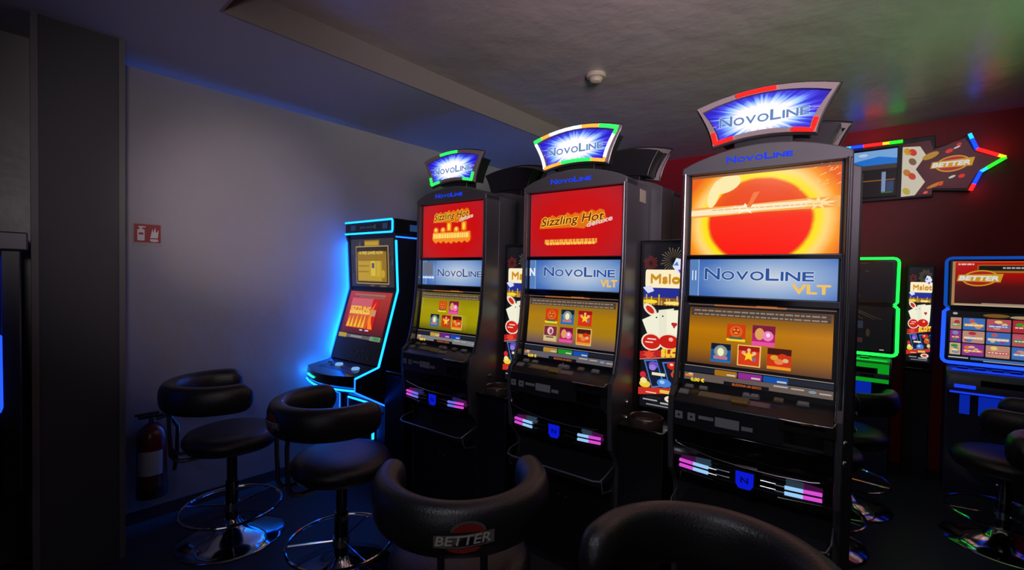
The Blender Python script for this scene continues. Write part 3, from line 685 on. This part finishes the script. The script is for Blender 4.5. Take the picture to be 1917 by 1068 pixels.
# ============================================================ stands, posters, ashtrays between machines
def poster_art(b, x0, z0, w, h, y):
    a = Art(b, lambda x, z, k: Vector((x0+x*w, y-.0005*k, z0+z*h)))
    e = em; a.k = 0
    a.rect(0, 0, 1, 1, e((22, 22, 30), .6))
    # fireworks + skyline at the top
    a.k = 1
    for cx, cy, r, cl, nn in ((.70, .90, .30, (120, 105, 80), 26), (.18, .885, .17, (190, 50, 40), 18)):
        for i in range(nn):
            t = 2*PI*i/nn; a.k = 1; q = r*(.8+.2*(i % 3)/2)
            a.poly([(cx+.2*q*math.cos(t), cy+.2*q*math.sin(t)*.28), (cx+q*math.cos(t-.03), cy+q*math.sin(t-.03)*.28), (cx+q*math.cos(t+.05), cy+q*math.sin(t+.05)*.28)], e(cl, .8))
    a.k = 2; a.rect(.03, .655, .97, .735, e((40, 50, 160), .8)); a.rect(.03, .63, .97, .675, e((150, 110, 30), .8)); rnd = random.Random(8); k = a.k
    for i in range(16): a.k = k; x = .03+i*.058; a.rect(x, .63, x+.03, .64+rnd.uniform(.01, .055), e(((230, 190, 60), (210, 170, 110), (170, 60, 30))[i % 3], .9))
    a.k = k+1; a.disc(.2, .65, .16, .012, e((245, 215, 50), 1)); a.disc(.7, .645, .2, .01, e((250, 225, 120), 1), same=True)
    a.rect(.07, .735, 1.0, .845, e((250, 236, 196), 1), .025); a.text('Mslot', .2, .765, .115*.62, e((205, 140, 20), 1), width=.78, bold=.006)
    a.poly([(.68, .865), (.76, .915), (.90, .905), (.98, .87), (.86, .815), (.78, .83)], e((225, 228, 245), 1)); a.poly([(.80, .845), (.92, .85), (.86, .82)], e((120, 70, 210), .9)); a.poly([(.70, .87), (.78, .895), (.82, .87)], e((80, 130, 220), .9), )
    a.poly([(.02, .735), (.22, .75), (.28, .715), (.14, .70)], e((215, 220, 245), 1))
    # cards
    a.disc(.20, .60, .16, .032, e((235, 225, 200), 1), 20, -8); a.disc(.20, .60, .10, .02, e((205, 40, 25), 1), 18, -8)
    a.poly([(.02, .535), (.50, .60), (.66, .47), (.22, .41)], e((240, 238, 212), 1)); a.poly([(.40, .60), (.74, .615), (.66, .45), (.42, .44)], e((232, 230, 205), 1)); a.poly([(.58, .60), (.97, .61), (.94, .425), (.60, .43)], e((243, 240, 214), 1))
    a.disc(.36, .555, .018, .005, e((40, 40, 40), .5)); a.disc(.50, .565, .018, .005, e((40, 40, 40), .5), same=True)
    for sx in (-1, 1): a.disc(.76+.028*sx, .522, .038, .010, e((190, 40, 40), 1))
    a.poly([(.70, .522), (.82, .522), (.76, .495)], e((190, 40, 40), 1))
    # dice / cherries
    a.disc(.26, .405, .24, .055, e((240, 225, 200), 1)); a.disc(.66, .415, .26, .050, e((240, 225, 200), 1)); a.disc(.26, .405, .205, .045, e((205, 32, 20), 1)); a.disc(.66, .415, .225, .041, e((200, 28, 18), 1)); a.disc(.70, .43, .05, .012, e((245, 170, 150), 1)); a.rect(.17, .418, .37, .426, e((240, 210, 200), 1)); a.rect(.12, .398, .30, .405, e((240, 210, 200), 1), same=True)
    # red banner
    a.poly([(0, .30), (1, .345), (1, .385), (0, .34)], e((190, 30, 34), .95)); a.poly([(0, .288), (1, .333), (1, .341), (0, .296)], e((210, 120, 100), .9)); a.star(.22, .325, .17, e((225, 70, 50), 1), 7, .5, sy=.2); a.text('SLOT', .50, .325, .055, e((245, 205, 50), 1), width=.5, ang=2, bold=.008)
    # reels
    for x in (-.02, .40, .82):
        P = [(x+.12, .29), (x+.42, .30), (x+.62, .145), (x+.32, .125)]
        P = [(min(1, max(0, px)), pz) for px, pz in P]
        a.k = 30; a.poly(P, e((70, 120, 200), .95)); cx = sum(p[0] for p in P)/4; cz = sum(p[1] for p in P)/4
        a.poly([(cx+(px-cx)*.82, cz+(pz-cz)*.90) for px, pz in P], e((26, 34, 60), .7))
    a.k = 33; a.disc(.33, .265, .11, .022, e((110, 80, 190), 1)); a.disc(.31, .25, .08, .018, e((150, 120, 220), 1)); a.rect(.30, .205, .60, .222, e((235, 225, 190), 1), .004); a.disc(.58, .165, .16, .026, e((70, 130, 215), 1)); a.disc(.54, .170, .06, .011, e((160, 200, 245), 1))
    a.disc(.78, .275, .14, .024, e((205, 40, 24), 1)); a.disc(.74, .282, .04, .008, e((250, 190, 170), 1)); a.disc(.85, .225, .12, .024, e((215, 70, 30), 1)); a.disc(.86, .245, .09, .009, e((120, 190, 60), 1)); a.disc(.93, .18, .07, .02, e((225, 200, 110), 1))
    a.disc(.10, .20, .07, .02, e((205, 40, 60), 1)); a.disc(.15, .145, .13, .022, e((235, 205, 60), 1)); a.disc(.12, .165, .08, .018, e((245, 225, 150), 1))
    a.poly([(0, .075), (1, .12), (1, .15), (0, .12)], e((205, 50, 36), .95)); a.rect(.18, .095, .42, .102, e((245, 200, 160), 1)); a.rect(.5, .105, .8, .125, e((235, 190, 80), 1), same=True)
    a.disc(.78, .075, .17, .022, e((235, 225, 205), 1)); a.disc(.78, .075, .10, .013, e((205, 45, 35), 1)); a.rect(.12, .05, .45, .058, e((180, 180, 185), .8)); a.rect(.52, .04, .9, .05, e((190, 190, 195), .8), same=True); a.rect(.2, .022, .9, .030, e((150, 150, 155), .7))
def lightbox(name_lab, gx, hgt0, hgt1, x0, x1, yf, loc, rz, grp):
    t = empty('poster_light_box', loc, rz); tag(t, name_lab, 'light box', grp)
    MB().box((x0, yf+.006, hgt0), (x1, yf+.06, hgt1), M_blk).build('box_frame', t, bevel=.003)
    b = MB(); b.tube([(x0, yf, hgt1-.004), (x1, yf, hgt1-.004)], .003, M_brush, n=6); b.build('top_trim', t)
    b = MB(); b.box((x0+.012, yf+.001, hgt0+.01), (x1-.012, yf+.006, hgt1-.015), M_blk); poster_art(b, x0+.014, hgt0+.01, (x1-x0)-.028, hgt1-hgt0-.03, yf); b.build('lit_poster', t)
def stand(lab, loc, rz, w, d, h, grp):
    w -= .03; t = empty('machine_stand', loc, rz); tag(t, lab, 'stand', grp)
    MB().box((-w/2, -d/2, 0), (w/2, d/2, h-.025), M_blk).build('stand_body', t, bevel=.004); MB().box((-w/2-.006, -d/2-.01, h-.025), (w/2+.006, d/2, h), M_gloss).build('stand_top', t, bevel=.004)
gaps = [((C2+C3)/2, 'orange-sun machine'), ((C1+C2)/2, 'lime-screen machine')]
for gx, nm in gaps:
    lightbox('narrow lit poster of cards and fruit reels, ' + ('beside the orange-sun machine' if gx > -1 else 'left of the multicoloured-sign machine'), gx, .80, 1.592, -.116, .116, 0, m2r(gx, 2.10), ROT, 'lit posters between the machines')
    stand('black stand below the lit poster ' + ('beside the orange-sun machine' if gx > -1 else 'left of the multicoloured-sign machine'), m2r(gx, 1.975), ROT, .222, .24, .785, 'black stands between the machines')
    t = empty('ashtray', m2r(gx+.0, 1.915, .785), ROT); tag(t, 'round dark ashtray on the black stand ' + ('beside the orange-sun machine' if gx > -1 else 'left of the multicoloured-sign machine'), 'ashtray', 'ashtrays on the stands')
    MB().lathe([(0, .004), (.05, .004), (.062, .012), (.064, .034), (.069, .036), (.072, .030), (.070, .0), (0, 0)], mat('ashtray_brown', (92, 74, 66), .22, .4), n=32).build('bowl', t)
    MB().lathe([(.064, .033), (.0675, .0375), (.071, .034)], M_brush, n=32).build('rim', t)
stand('black stand between the cyan neon terminal and the lime-screen machine', m2r((C0+C1)/2, 1.99), ROT, .222, .24, .785, 'black stands between the machines')

# ============================================================ two-screen neon machines at the walls
def better_logo(a, cx, cy, w, white=(225, 220, 205), yel=(205, 150, 30), red=(170, 30, 20), st=.9, text=(225, 225, 215)):
    a.disc(cx+.02*w, cy, .40*w, .25*w, em(yel, st), 28, 8); a.disc(cx+.02*w, cy, .36*w, .21*w, em(red, st), 28, 8)
    a.poly([(cx-.5*w, cy-.10*w), (cx+.46*w, cy-.12*w), (cx+.52*w, cy+.14*w), (cx-.46*w, cy+.10*w)], em(yel, st)); a.text('BETTER', cx-.45*w, cy-.065*w, .19*w, em(text, st), width=.86*w, shear=.25, bold=.012*w)
def make_wall_machine(kind, loc, rz, lab, zs=1.0):
    t = empty('neon_slot_machine', loc, rz); tag(t, lab, 'slot machine')
    tube = {'green': GREEN, 'blue': DBLUE, 'royal': RBLUE}[kind]; tube2 = {'green': GREEN, 'blue': RBLUE, 'royal': RBLUE}[kind]
    M_d = mat('machine_shell', (48, 50, 56), .35, .3)
    MB().box((-.27, .06, 0), (.27, .40, .9), M_d).build('base_cabinet', t, bevel=.006)
    MB().box((-.285, .03, .86), (.285, .36, 1.57), M_blk).build('screen_housing', t, bevel=.01)
    def rr(x0, z0, x1, z1, r):
        P = []
        for cx, cz, a0 in ((x1-r, z0+r, -90), (x1-r, z1-r, 0), (x0+r, z1-r, 90), (x0+r, z0+r, 180)):
            for j in range(4): q = R(a0+j*30); P.append((cx+r*math.cos(q), .012, cz+r*math.sin(q)))
        return P
    up_ = rr(-.292, 1.262, .292, 1.585, .03); lo = rr(-.297, .885, .297, 1.245, .03)
    # open rounded frames: top one without its lower side, lower one without its upper side
    top = [(-.280, .012, 1.255)]+[p for p in up_ if p[2] > 1.5][::-1]+[(.280, .012, 1.255)]
    top = [(-.272, .012, 1.248), (-.290, .012, 1.27)]+sorted([p for p in up_ if p[2] > 1.5 and p[0] < 0], key=lambda p: p[2]+p[0]*.2)+sorted([p for p in up_ if p[2] > 1.5 and p[0] > 0], key=lambda p: -p[2]+p[0]*.2)+[(.290, .012, 1.27), (.272, .012, 1.248)]
    bot = [(-.272, .012, 1.248), (-.295, .012, 1.225)]+sorted([p for p in lo if p[2] < 1.0 and p[0] < 0], key=lambda p: -p[2]+p[0]*.2)+sorted([p for p in lo if p[2] < 1.0 and p[0] > 0], key=lambda p: p[2]+p[0]*.2)+[(.295, .012, 1.225), (.272, .012, 1.248)]
    MB().tube(top, .0095, tube, n=8).build('neon_tube', t); MB().tube(bot, .011, tube2, n=8).build('neon_tube', t)
    b = MB().box((-.272, .018, 1.262), (.272, .03, 1.568), M_gloss); a = Art(b, plane((0, .0175, 0), (1, 0, 0), (0, 0, 1)))
    c2 = MB().box((-.277, .016, .90), (.277, .03, 1.235), M_gloss); a2 = Art(c2, plane((0, .0155, 0), (1, 0, 0), (0, 0, 1)))
    if kind == 'blue':
        a.rect(-.262, 1.27, .262, 1.562, em((190, 140, 90), .75)); a.rect(-.248, 1.284, .248, 1.556, ramp_mat('better_display', [(0, (44, 18, 20)), (.45, (80, 16, 18)), (.75, (170, 12, 8)), (1, (190, 20, 10))], vgrad(1.28, 1.55), .9))
        a.rect(-.25, 1.556, .262, 1.562, em((220, 90, 40), .9)); dashes(a, -.235, -.16, 1.538, .010, em((230, 200, 200), .9), 1)
        a.rect(-.145, 1.495, .24, 1.540, em((150, 100, 30), .8), .006); a.rect(-.138, 1.502, .235, 1.533, em((34, 24, 26), .6), .004); dashes(a, -.03, .22, 1.514, .010, em((190, 180, 190), .8), 3); a.rect(-.09, 1.488, .24, 1.496, em((175, 120, 30), .8))
        better_logo(a, -.135, 1.452, .21)
        a.rect(-.25, 1.27, .25, 1.279, em((205, 185, 160), .7)); a.rect(-.12, 1.284, .2, 1.290, em((170, 160, 150), .7))
        a2.rect(-.27, .905, .27, 1.232, em((24, 24, 30), .6)); a2.disc(-.24, 1.215, .012, .008, em((180, 180, 185), .8)); a2.disc(-.05, 1.21, .06, .012, em((130, 90, 30), .8)); a2.disc(.06, 1.205, .05, .010, em((180, 150, 110), .8), same=True)
        rnd = random.Random(21); cols = [(205, 150, 130), (60, 70, 190), (220, 190, 150), (190, 50, 60), (230, 180, 40), (70, 120, 200), (60, 150, 50), (150, 60, 160), (225, 120, 40), (120, 150, 190), (200, 90, 100), (235, 215, 120)]
        xe = [-.265, -.205, -.095, .02, .14, .262]
        for c in range(5):
            for r_ in range(3):
                a2.k = 4; x0, x1 = xe[c]+.004, xe[c+1]-.004; z1 = 1.188-r_*.085; z0 = z1-.078
                a2.rect(x0, z0, x1, z1, em(cols[(c*5+r_*7) % 12], .75), .004)
                for j in range(4):
                    q = cols[rnd.randrange(12)]; cx = rnd.uniform(x0+.02, x1-.02); cz = rnd.uniform(z0+.015, z1-.015)
                    a2.disc(cx, cz, rnd.uniform(.010, .019), rnd.uniform(.008, .014), em(q, .85), 12)
                a2.rect(x0+.006, z0+.024, x1-.006, z0+.040, em(cols[rnd.randrange(12)], .9), .003); dashes(a2, x0+.01, x1-.01, z0+.029, .006, em((240, 235, 220), .9), c+r_)
        a2.k = 4; a2.rect(-.265, .918, -.17, .926, em((200, 200, 205), .7)); a2.rect(-.16, .914, .265, .928, em((70, 120, 190), .7)); a2.rect(-.10, .908, .265, .913, em((190, 190, 200), .7))
    elif kind == 'green':
        a.rect(-.26, 1.27, .26, 1.56, em((14, 16, 20), .6)); a.rect(-.02, 1.548, .12, 1.556, em((50, 54, 50), .7)); a.rect(.10, 1.49, .125, 1.496, em((60, 60, 66), .7)); a.rect(.03, 1.30, .08, 1.318, em((30, 32, 56), .7), same=True)
        a2.rect(-.265, .91, .265, 1.228, em((20, 20, 24), .6))
        for x0, x1 in ((-.02, .17), (.0, .21), (-.06, .10)): a2.k = 3; a2.poly([(x0, 1.228), (x0+.02, 1.228), (x1, 1.14), (x1-.004, 1.138)], em((70, 58, 40), .7))
        a2.rect(.0, 1.07, .10, 1.125, em((50, 56, 74), .6)); a2.rect(.0, 1.15, .045, 1.157, em((150, 150, 150), .8)); a2.rect(.02, .965, .10, 1.0, em((74, 44, 50), .6)); a2.rect(.20, .918, .225, .924, em((200, 200, 190), .8)); a2.disc(.13, 1.04, .012, .03, em((56, 50, 40), .7))
    else:
        a.rect(-.26, 1.27, .26, 1.56, em((18, 24, 70), .6)); a2.rect(-.265, .91, .265, 1.228, em((20, 26, 60), .6))
    b.build('top_screen', t); c2.build('lower_screen', t)
    # deck
    P = [(.06, .875), (-.10, .84), (-.125, .80), (-.125, .72), (-.09, .70), (.06, .70)]
    dk = MB().prism(P, -.275, .275, 'x', mat('deck_shell', (84, 88, 98), .32, .4)).build('button_deck', t, bevel=.012)
    MB().box((-.12, -.128, .765), (.20, -.120, .805), M_gloss).build('card_reader', dk, bevel=.002)
    MB().box((.10, -.130, .735), (.18, -.122, .758), M_blk).build('note_slot', dk, bevel=.002)
    lt = {'green': glow('deck_green', (.01, .8, .05), .8), 'blue': glow('deck_blue', (.01, .05, .9), 1.0), 'royal': RBLUE}[kind]
    MB().tube([(-.25, -.07, .852), (.25, -.07, .852)], .006, lt, n=8).build('deck_light', dk)
    MB().box((-.24, -.129, .742), (-.14, -.124, .765), lt).build('deck_light', dk, bevel=.002)
    MB().tube([(-.26, -.122, .712), (.26, -.122, .712)], .006, lt, n=8).build('deck_light', dk)
    if kind == 'green':
        f2 = glow('deck_green_reflected', (.005, .5, .02), .6)
        MB().box((-.262, -.1285, .703), (.262, -.124, .731), f2).box((.04, -.127, .768), (.262, -.1255, .838), f2).build('deck_reflected_glow', dk, bevel=.001)  # glowing plates imitate green neon light reflected by the deck
    for x in (-.2, -.12, -.04, .04, .12): MB().box((x-.025, -.06, .850), (x+.025, -.03, .868), M_gloss).build('button', dk, bevel=.002)
    bl = glow('panel_blue', (.004, .03, .6), .55)
    bp = MB().box((-.11, .052, .54), (.16, .06, .67), bl).build('lit_panel', t, bevel=.003); MB().box((-.20, .052, .54), (-.15, .06, .67), bl).build('lit_panel', t, bevel=.003)
    if kind == 'royal':
        MB().box((-.25, .04, 1.60), (.38, .30, 1.68), M_cab).build('top_box', t, bevel=.006)
        MB().box((.30, .03, .5), (.36, .34, 1.60), M_blk).build('side_fin', t, bevel=.006)
    if zs != 1: t.scale = (1, 1, zs)
    return t
make_wall_machine('green', (-.342, 4.25, 0), 0, 'black slot machine framed in green neon, against the red wall')
make_wall_machine('blue', (.487, 4.25, 0), 0, 'slot machine with blue neon edge and red BETTER screen, against the red wall')
make_wall_machine('royal', (-2.72, -.254, 0), PI/2, 'slot machine with royal blue neon edge, left of the grey pillar', .925)
lightbox('small lit poster of cards and fruit reels hanging on the red wall', 0, .83, 1.545, -.078, .078, 0, (.07, 4.44, 0), 0, 'lit posters between the machines')
stand('tall black stand under the lit poster at the red wall', (.07, 4.53, 0), 0, .17, .24, .80, 'black stands between the machines')

# ============================================================ arrow sign on the red wall
def arrow_sign():
    t = empty('arrow_sign', (0, 4.62, 2.28)); tag(t, 'black arrow-shaped BETTER sign with rainbow light strips, high on the red wall', 'sign')
    Z = 2.28; P = [(-.44, 2.05), (.12, 2.055), (.12, 2.10), (.318, 2.075), (.372, 2.20), (.492, 2.288), (.352, 2.368), (.305, 2.49), (.23, 2.44), (.128, 2.42), (.122, 2.51), (-.44, 2.51)]
    MB().prism([(x, z-Z) for x, z in P], 0, .06, 'y', M_blk).build('sign_body', t, bevel=.004)
    b = MB(); a = Art(b, plane((0, -.004, -Z), (1, 0, 0), (0, 0, 1), .0008))
    b.box((-.43, -.004, 2.075-Z), (-.085, 0, 2.465-Z), M_gloss)
    a.rect(-.42, 2.335, -.09, 2.45, em((120, 170, 225), .85)); a.poly([(-.42, 2.335), (-.09, 2.335), (-.09, 2.375), (-.2, 2.40), (-.36, 2.372), (-.42, 2.38)], em((20, 110, 205), .9)); a.disc(-.3, 2.42, .03, .012, em((180, 200, 235), .9)); a.poly([(-.375, 2.335), (-.36, 2.36), (-.33, 2.335)], em((190, 190, 210), .8))
    a.rect(-.42, 2.30, -.09, 2.335, em((70, 58, 56), .7)); a.rect(-.42, 2.085, -.09, 2.30, em((20, 18, 20), .6)); a.rect(-.34, 2.208, -.10, 2.216, em((150, 90, 30), .8)); a.rect(-.18, 2.12, -.155, 2.275, em((130, 150, 190), .8)); a.rect(-.15, 2.12, -.105, 2.20, em((50, 70, 110), .7)); a.rect(-.18, 2.11, -.11, 2.118, em((60, 120, 40), .8))
    b.build('sign_screen', t)
    b = MB(); a = Art(b, plane((0, -.001, -Z), (1, 0, 0), (0, 0, 1), .0008))
    a.poly([(-.06, 2.07), (.115, 2.075), (.115, 2.12), (.30, 2.10), (.35, 2.21), (.455, 2.288), (.33, 2.355), (.28, 2.46), (.115, 2.40), (.095, 2.475), (-.06, 2.47)], em((74, 24, 30), .75))
    a.poly([(-.06, 2.07), (.02, 2.075), (.075, 2.17), (.02, 2.27), (.075, 2.37), (.04, 2.44), (-.06, 2.45)], em((205, 195, 175), .85))
    rnd = random.Random(6)
    for i, (x, z, cl) in enumerate(((-.03, 2.41, (210, 150, 40)), (.0, 2.40, (200, 50, 30)), (-.03, 2.25, (190, 120, 40)), (.0, 2.22, (200, 60, 40)), (-.03, 2.11, (190, 170, 60)), (.0, 2.33, (120, 90, 60)))): a.k = 4; a.disc(x, z, .02, .03, em(cl, .8), 10, 30)
    for x, z, rx, rz, cl in ((.10, 2.36, .05, .022, (175, 130, 30)), (.20, 2.38, .022, .014, (210, 40, 30)), (.25, 2.42, .015, .01, (200, 40, 30)), (.27, 2.19, .018, .014, (215, 40, 30)), (.22, 2.19, .02, .008, (200, 200, 190)), (.13, 2.14, .05, .012, (190, 110, 30)), (.16, 2.145, .015, .012, (220, 60, 30)), (.08, 2.09, .014, .010, (220, 80, 60)), (.24, 2.40, .02, .006, (200, 200, 190))):
        a.k = 5; a.disc(x, z, rx, rz, em(cl, .85), 12, 25)
    a.k = 7; better_logo(a, .215, 2.285, .23, st=.8)
    b.build('printed_arrow', t)
    def strip(pts, cols):
        for i in range(len(cols)):
            n = len(cols); L = []
            q0, q1 = i/n*(len(pts)-1), (i+1)/n*(len(pts)-1)
            for q in [q0]+[k for k in range(len(pts)) if q0 < k < q1]+[q1]:
                k = min(int(q), len(pts)-2); f = q-k; L.append((pts[k][0]*(1-f)+pts[k+1][0]*f, -.012, pts[k][1]*(1-f)+pts[k+1][1]*f-Z))
            MB().tube(L, .011, cols[i], n=8).build('light_strip', t)
    cy = glow('led_cyan', (.01, .3, 1), 3); bl = glow('led_blue', (.002, .015, 1), 7); rd = glow('led_red2', (1, .004, .004), 7); gr = glow('led_green2', (.008, .95, .008), 4.5); yl = glow('led_yellow', (.85, .45, .01), 2)
    strip([(-.42, 2.498), (-.062, 2.494)], [cy, bl, bl, rd, rd, rd, yl, gr, gr])
    strip([(.302, 2.484), (.342, 2.370)], [cy, bl, bl]); strip([(.342, 2.370), (.484, 2.290)], [rd, rd, rd, yl]); strip([(.484, 2.290), (.366, 2.207)], [gr, gr, gr, cy]); strip([(.366, 2.207), (.318, 2.080)], [bl, bl, rd])
arrow_sign()

# ============================================================ bar stools
def make_stool(seat_z=.58, badge=False):
    t = empty('bar_stool', (0, 0, 0))
    zb = seat_z
    MB().lathe([(0, 0), (.25, 0), (.252, .004), (.245, .010), (.17, .026), (.09, .050), (.05, .075), (.034, .10), (0, .10)], M_chrome, n=56).build('base', t, smooth=50)
    MB().lathe([(0, .09), (.030, .09), (.030, .30), (.024, .302), (.024, zb-.12), (.034, zb-.115), (.034, zb-.085), (0, zb-.085)], mat('dark_chrome', (95, 95, 100), .14, 1), n=28).build('column', t)
    b = MB(); zr = .165; b.tube([(.235*math.cos(2*PI*i/48), .235*math.sin(2*PI*i/48), zr) for i in range(48)], .0075, M_chrome, closed=True, n=8)
    for k in range(3): q = 2*PI*k/3+.5; b.tube([(.028*math.cos(q), .028*math.sin(q), zr), (.232*math.cos(q), .232*math.sin(q), zr)], .005, M_chrome, n=6)
    b.lathe([(.031, zr-.02), (.037, zr-.02), (.037, zr+.02), (.031, zr+.02)], M_chrome, n=24); b.build('foot_ring', t)
    MB().lathe([(0, zb), (.10, zb+.004), (.17, zb), (.205, zb-.012), (.222, zb-.035), (.222, zb-.055), (.205, zb-.085), (.15, zb-.105), (.05, zb-.115), (0, zb-.115)], M_leather, n=56).build('seat', t, smooth=60)
    # horseshoe roll; opening towards +x
    Rr, cx, cz, span, N = .222, -.05, zb+.205, 118, 36
    ends = [0, .002, .007, .016, .028, .042, .06]; E_ = ends+[.09+.82*i/N for i in range(N+1)]+[1-v for v in ends[::-1]]
    V = []; F = []; n = 18; N = len(E_)-1
    for q in E_:
        th = R(180-span+2*span*q); e = min(q, 1-q); k = math.sqrt(max(.0004, 1-(1-e/.06)**2)) if e < .06 else 1
        stretch = .03*abs(math.cos(th)) if math.cos(th) > 0 else 0
        for j in range(n):
            a = 2*PI*j/n; cr_, cz_ = math.cos(a), math.sin(a)
            se = lambda v: math.copysign(abs(v)**.8, v)
            rr = Rr+se(cr_)*.043*k; zz = cz+se(cz_)*.070*k
            V.append((cx+rr*math.cos(th)+stretch, rr*math.sin(th), zz))
    for i in range(N):
        for j in range(n): F.append((i*n+j, i*n+(j+1) % n, (i+1)*n+(j+1) % n, (i+1)*n+j))
    F.append(tuple(range(n-1, -1, -1))); F.append(tuple(N*n+j for j in range(n)))
    bk = MB().add(V, F[:], M_leather).build('backrest', t, smooth=70)
    b = MB()
    ro = Rr+.043+.0015
    a = Art(b, lambda x, z, k: Vector((cx-(ro+.0006*k)*math.cos(x/ro), -(ro+.0006*k)*math.sin(x/ro), cz+z)))
    if badge:
        gy = mat('badge_grey', (105, 98, 94), .5); rdm = mat('badge_red', (150, 40, 34), .5)
        a.k = 0
        P = [(.045*math.cos(R(q))+.012, .016+.028*math.sin(R(q))) for q in range(0, 181, 12)]
        b_k = a.k; a.poly([(x, z) for x, z in P], gy); a.poly([(.039*math.cos(R(q))+.012, .014+.023*math.sin(R(q))) for q in range(0, 181, 12)], rdm)
        a.poly([(-.075, -.024), (-.05, -.024), (-.02, -.024), (.0, -.023), (.03, -.02), (.06, -.018), (.078, -.016), (.078, .016), (.06, .015), (.03, .013), (0, .011), (-.03, .009), (-.05, .008), (-.075, .006)], gy)
        a.poly([(-.045, -.026), (-.02, -.034), (.0, -.036), (.03, -.032), (.045, -.022), (.02, -.022), (0, -.023), (-.02, -.024)], rdm)
        a.text('BETTER', -.070, -.018, .033, mat('badge_white', (190, 180, 170), .5), width=.138, shear=.25, ang=3, bold=.0008)
        b.build('badge', bk)
    # bracket: two chrome straps from under the seat up to the roll
    b = MB()
    for sy in (-1, 1):
        b.tube([(-.08, sy*.055, zb-.108), (-.215, sy*.055, zb-.110), (-.245, sy*.055, zb-.10), (-.262, sy*.055, zb-.07), (-.268, sy*.055, zb+.10), (-.262, sy*.055, zb+.16)], .010, M_brush, n=8)
    b.build('bracket', t)
    MB().tube([(0, .03, zb-.13), (.0, .15, zb-.14), (.0, .19, zb-.125)], .005, M_brush, n=6).build('height_lever', t)
    return t
S = [((-2.68, .862), 78, .58, 0, 'black leather bar stool with its back beside the fire extinguisher, nearest the grey wall'),
     ((-1.965, 1.09), 88, .58, 1, 'black leather bar stool in front of the lime-screen machine, curved roll seen from the side'),
     ((-1.045, .985), 138, .56, 1, 'black leather bar stool in the foreground with BETTER badge facing the camera'),
     ((-.28, .87), -98, .60, 0, 'black leather bar stool cut off by the lower frame edge, closest to the camera'),
     ((-.36, 2.97), -35, .53, 0, 'black bar stool with green-tinted seat, just behind the orange-sun machine'),
     ((-.275, 3.60), 88, .49, 0, 'black bar stool in front of the green neon machine'),
     ((.43, 3.62), 165, .50, 0, 'black bar stool in front of the blue neon BETTER machine'),
     ((.59, 2.76), -95, .52, 0, 'black bar stool cut off by the right frame edge')]
for (x, y), az, sz, bd, lab in S:
    t = make_stool(sz, bd); t.location = (x, y, 0); t.rotation_euler.z = R(az); tag(t, lab, 'bar stool', 'black horseshoe-back bar stools')

# ============================================================ small things
t = empty('fire_extinguisher', (-3.105, .605, .17)); tag(t, 'fire extinguisher with black hose and pale label, hanging low on the grey wall', 'fire extinguisher')
MB().lathe([(0, 0), (.062, 0), (.068, .012), (.068, .33), (.058, .365), (.035, .39), (.022, .40), (0, .40)], mat('extinguisher_red', (96, 18, 14), .3, coat=.3), n=32).build('cylinder', t, smooth=50)
MB().lathe([(.0695, .0), (.071, .004), (.071, .055), (.0695, .06)], M_blk, n=32).build('foot_band', t)
b = MB(); b.add([(.0692*math.cos(R(a)), .0692*math.sin(R(a)), z) for a in range(-70, 31, 10) for z in (.13, .26)], [(2*i, 2*i+2, 2*i+3, 2*i+1) for i in range(10)], mat('extinguisher_label', (190, 190, 190), .6)); b.build('label', t)
b = MB().cyl((0, 0, .40), .016, .03, M_brush); b.box((-.012, -.06, .43), (.012, .05, .442), M_blk); b.box((-.012, -.075, .448), (.012, .03, .458), M_blk); b.build('valve_handle', t, bevel=.002)
MB().tube([(0, .02, .42), (.01, .075, .43), (.03, .11, .36), (.035, .105, .22), (.03, .095, .12)], .011, M_blk, n=10).build('hose', t)
MB().box((-.095, -.03, .28), (-.068, .03, .34), M_brush).build('wall_bracket', t)
t = MB(); t.box((0, -.064, -.063), (.004, .064, .063), mat('sign_white', (150, 140, 136), .6))
a = Art(t, lambda x, z, k: Vector((.004+.0006*k, x, z)))
sr_ = mat('safety_red', (140, 30, 28), .5); sw = mat('safety_white', (200, 192, 188), .5)
a.rect(-.058, -.042, .060, .058, sr_); a.rect(-.044, -.032, -.012, .030, sw, .005); a.rect(-.034, .030, -.022, .044, sw); a.rect(-.040, .040, -.008, .047, sw); a.rect(-.038, .0, -.018, .012, sr_)
a.poly([(.012, -.034), (.03, -.038), (.05, -.034), (.046, -.022), (.012, -.022)], sw); a.poly([(.012, -.016), (.022, .036), (.026, .012), (.034, .044), (.038, .012), (.050, .030), (.046, -.016)], sw)
o = t.build('fire_extinguisher_sign'); o.location = (-3.2, .601, 1.599); tag(o, 'small red and white fire extinguisher sign on the grey wall', 'sign')
t = empty('smoke_detector', (-1.46, 2.43, ZM)); tag(t, 'round white smoke detector on the ceiling', 'smoke detector')
md = mat('detector_plastic', (150, 140, 120), .5)
MB().lathe([(0, 0), (.058, 0), (.060, -.012), (.052, -.022), (0, -.022)], md, n=32).build('mount', t); MB().lathe([(0, -.022), (.040, -.022), (.042, -.030), (.036, -.036), (.034, -.044), (.026, -.050), (0, -.052)], md, n=32).build('sensor_head', t)
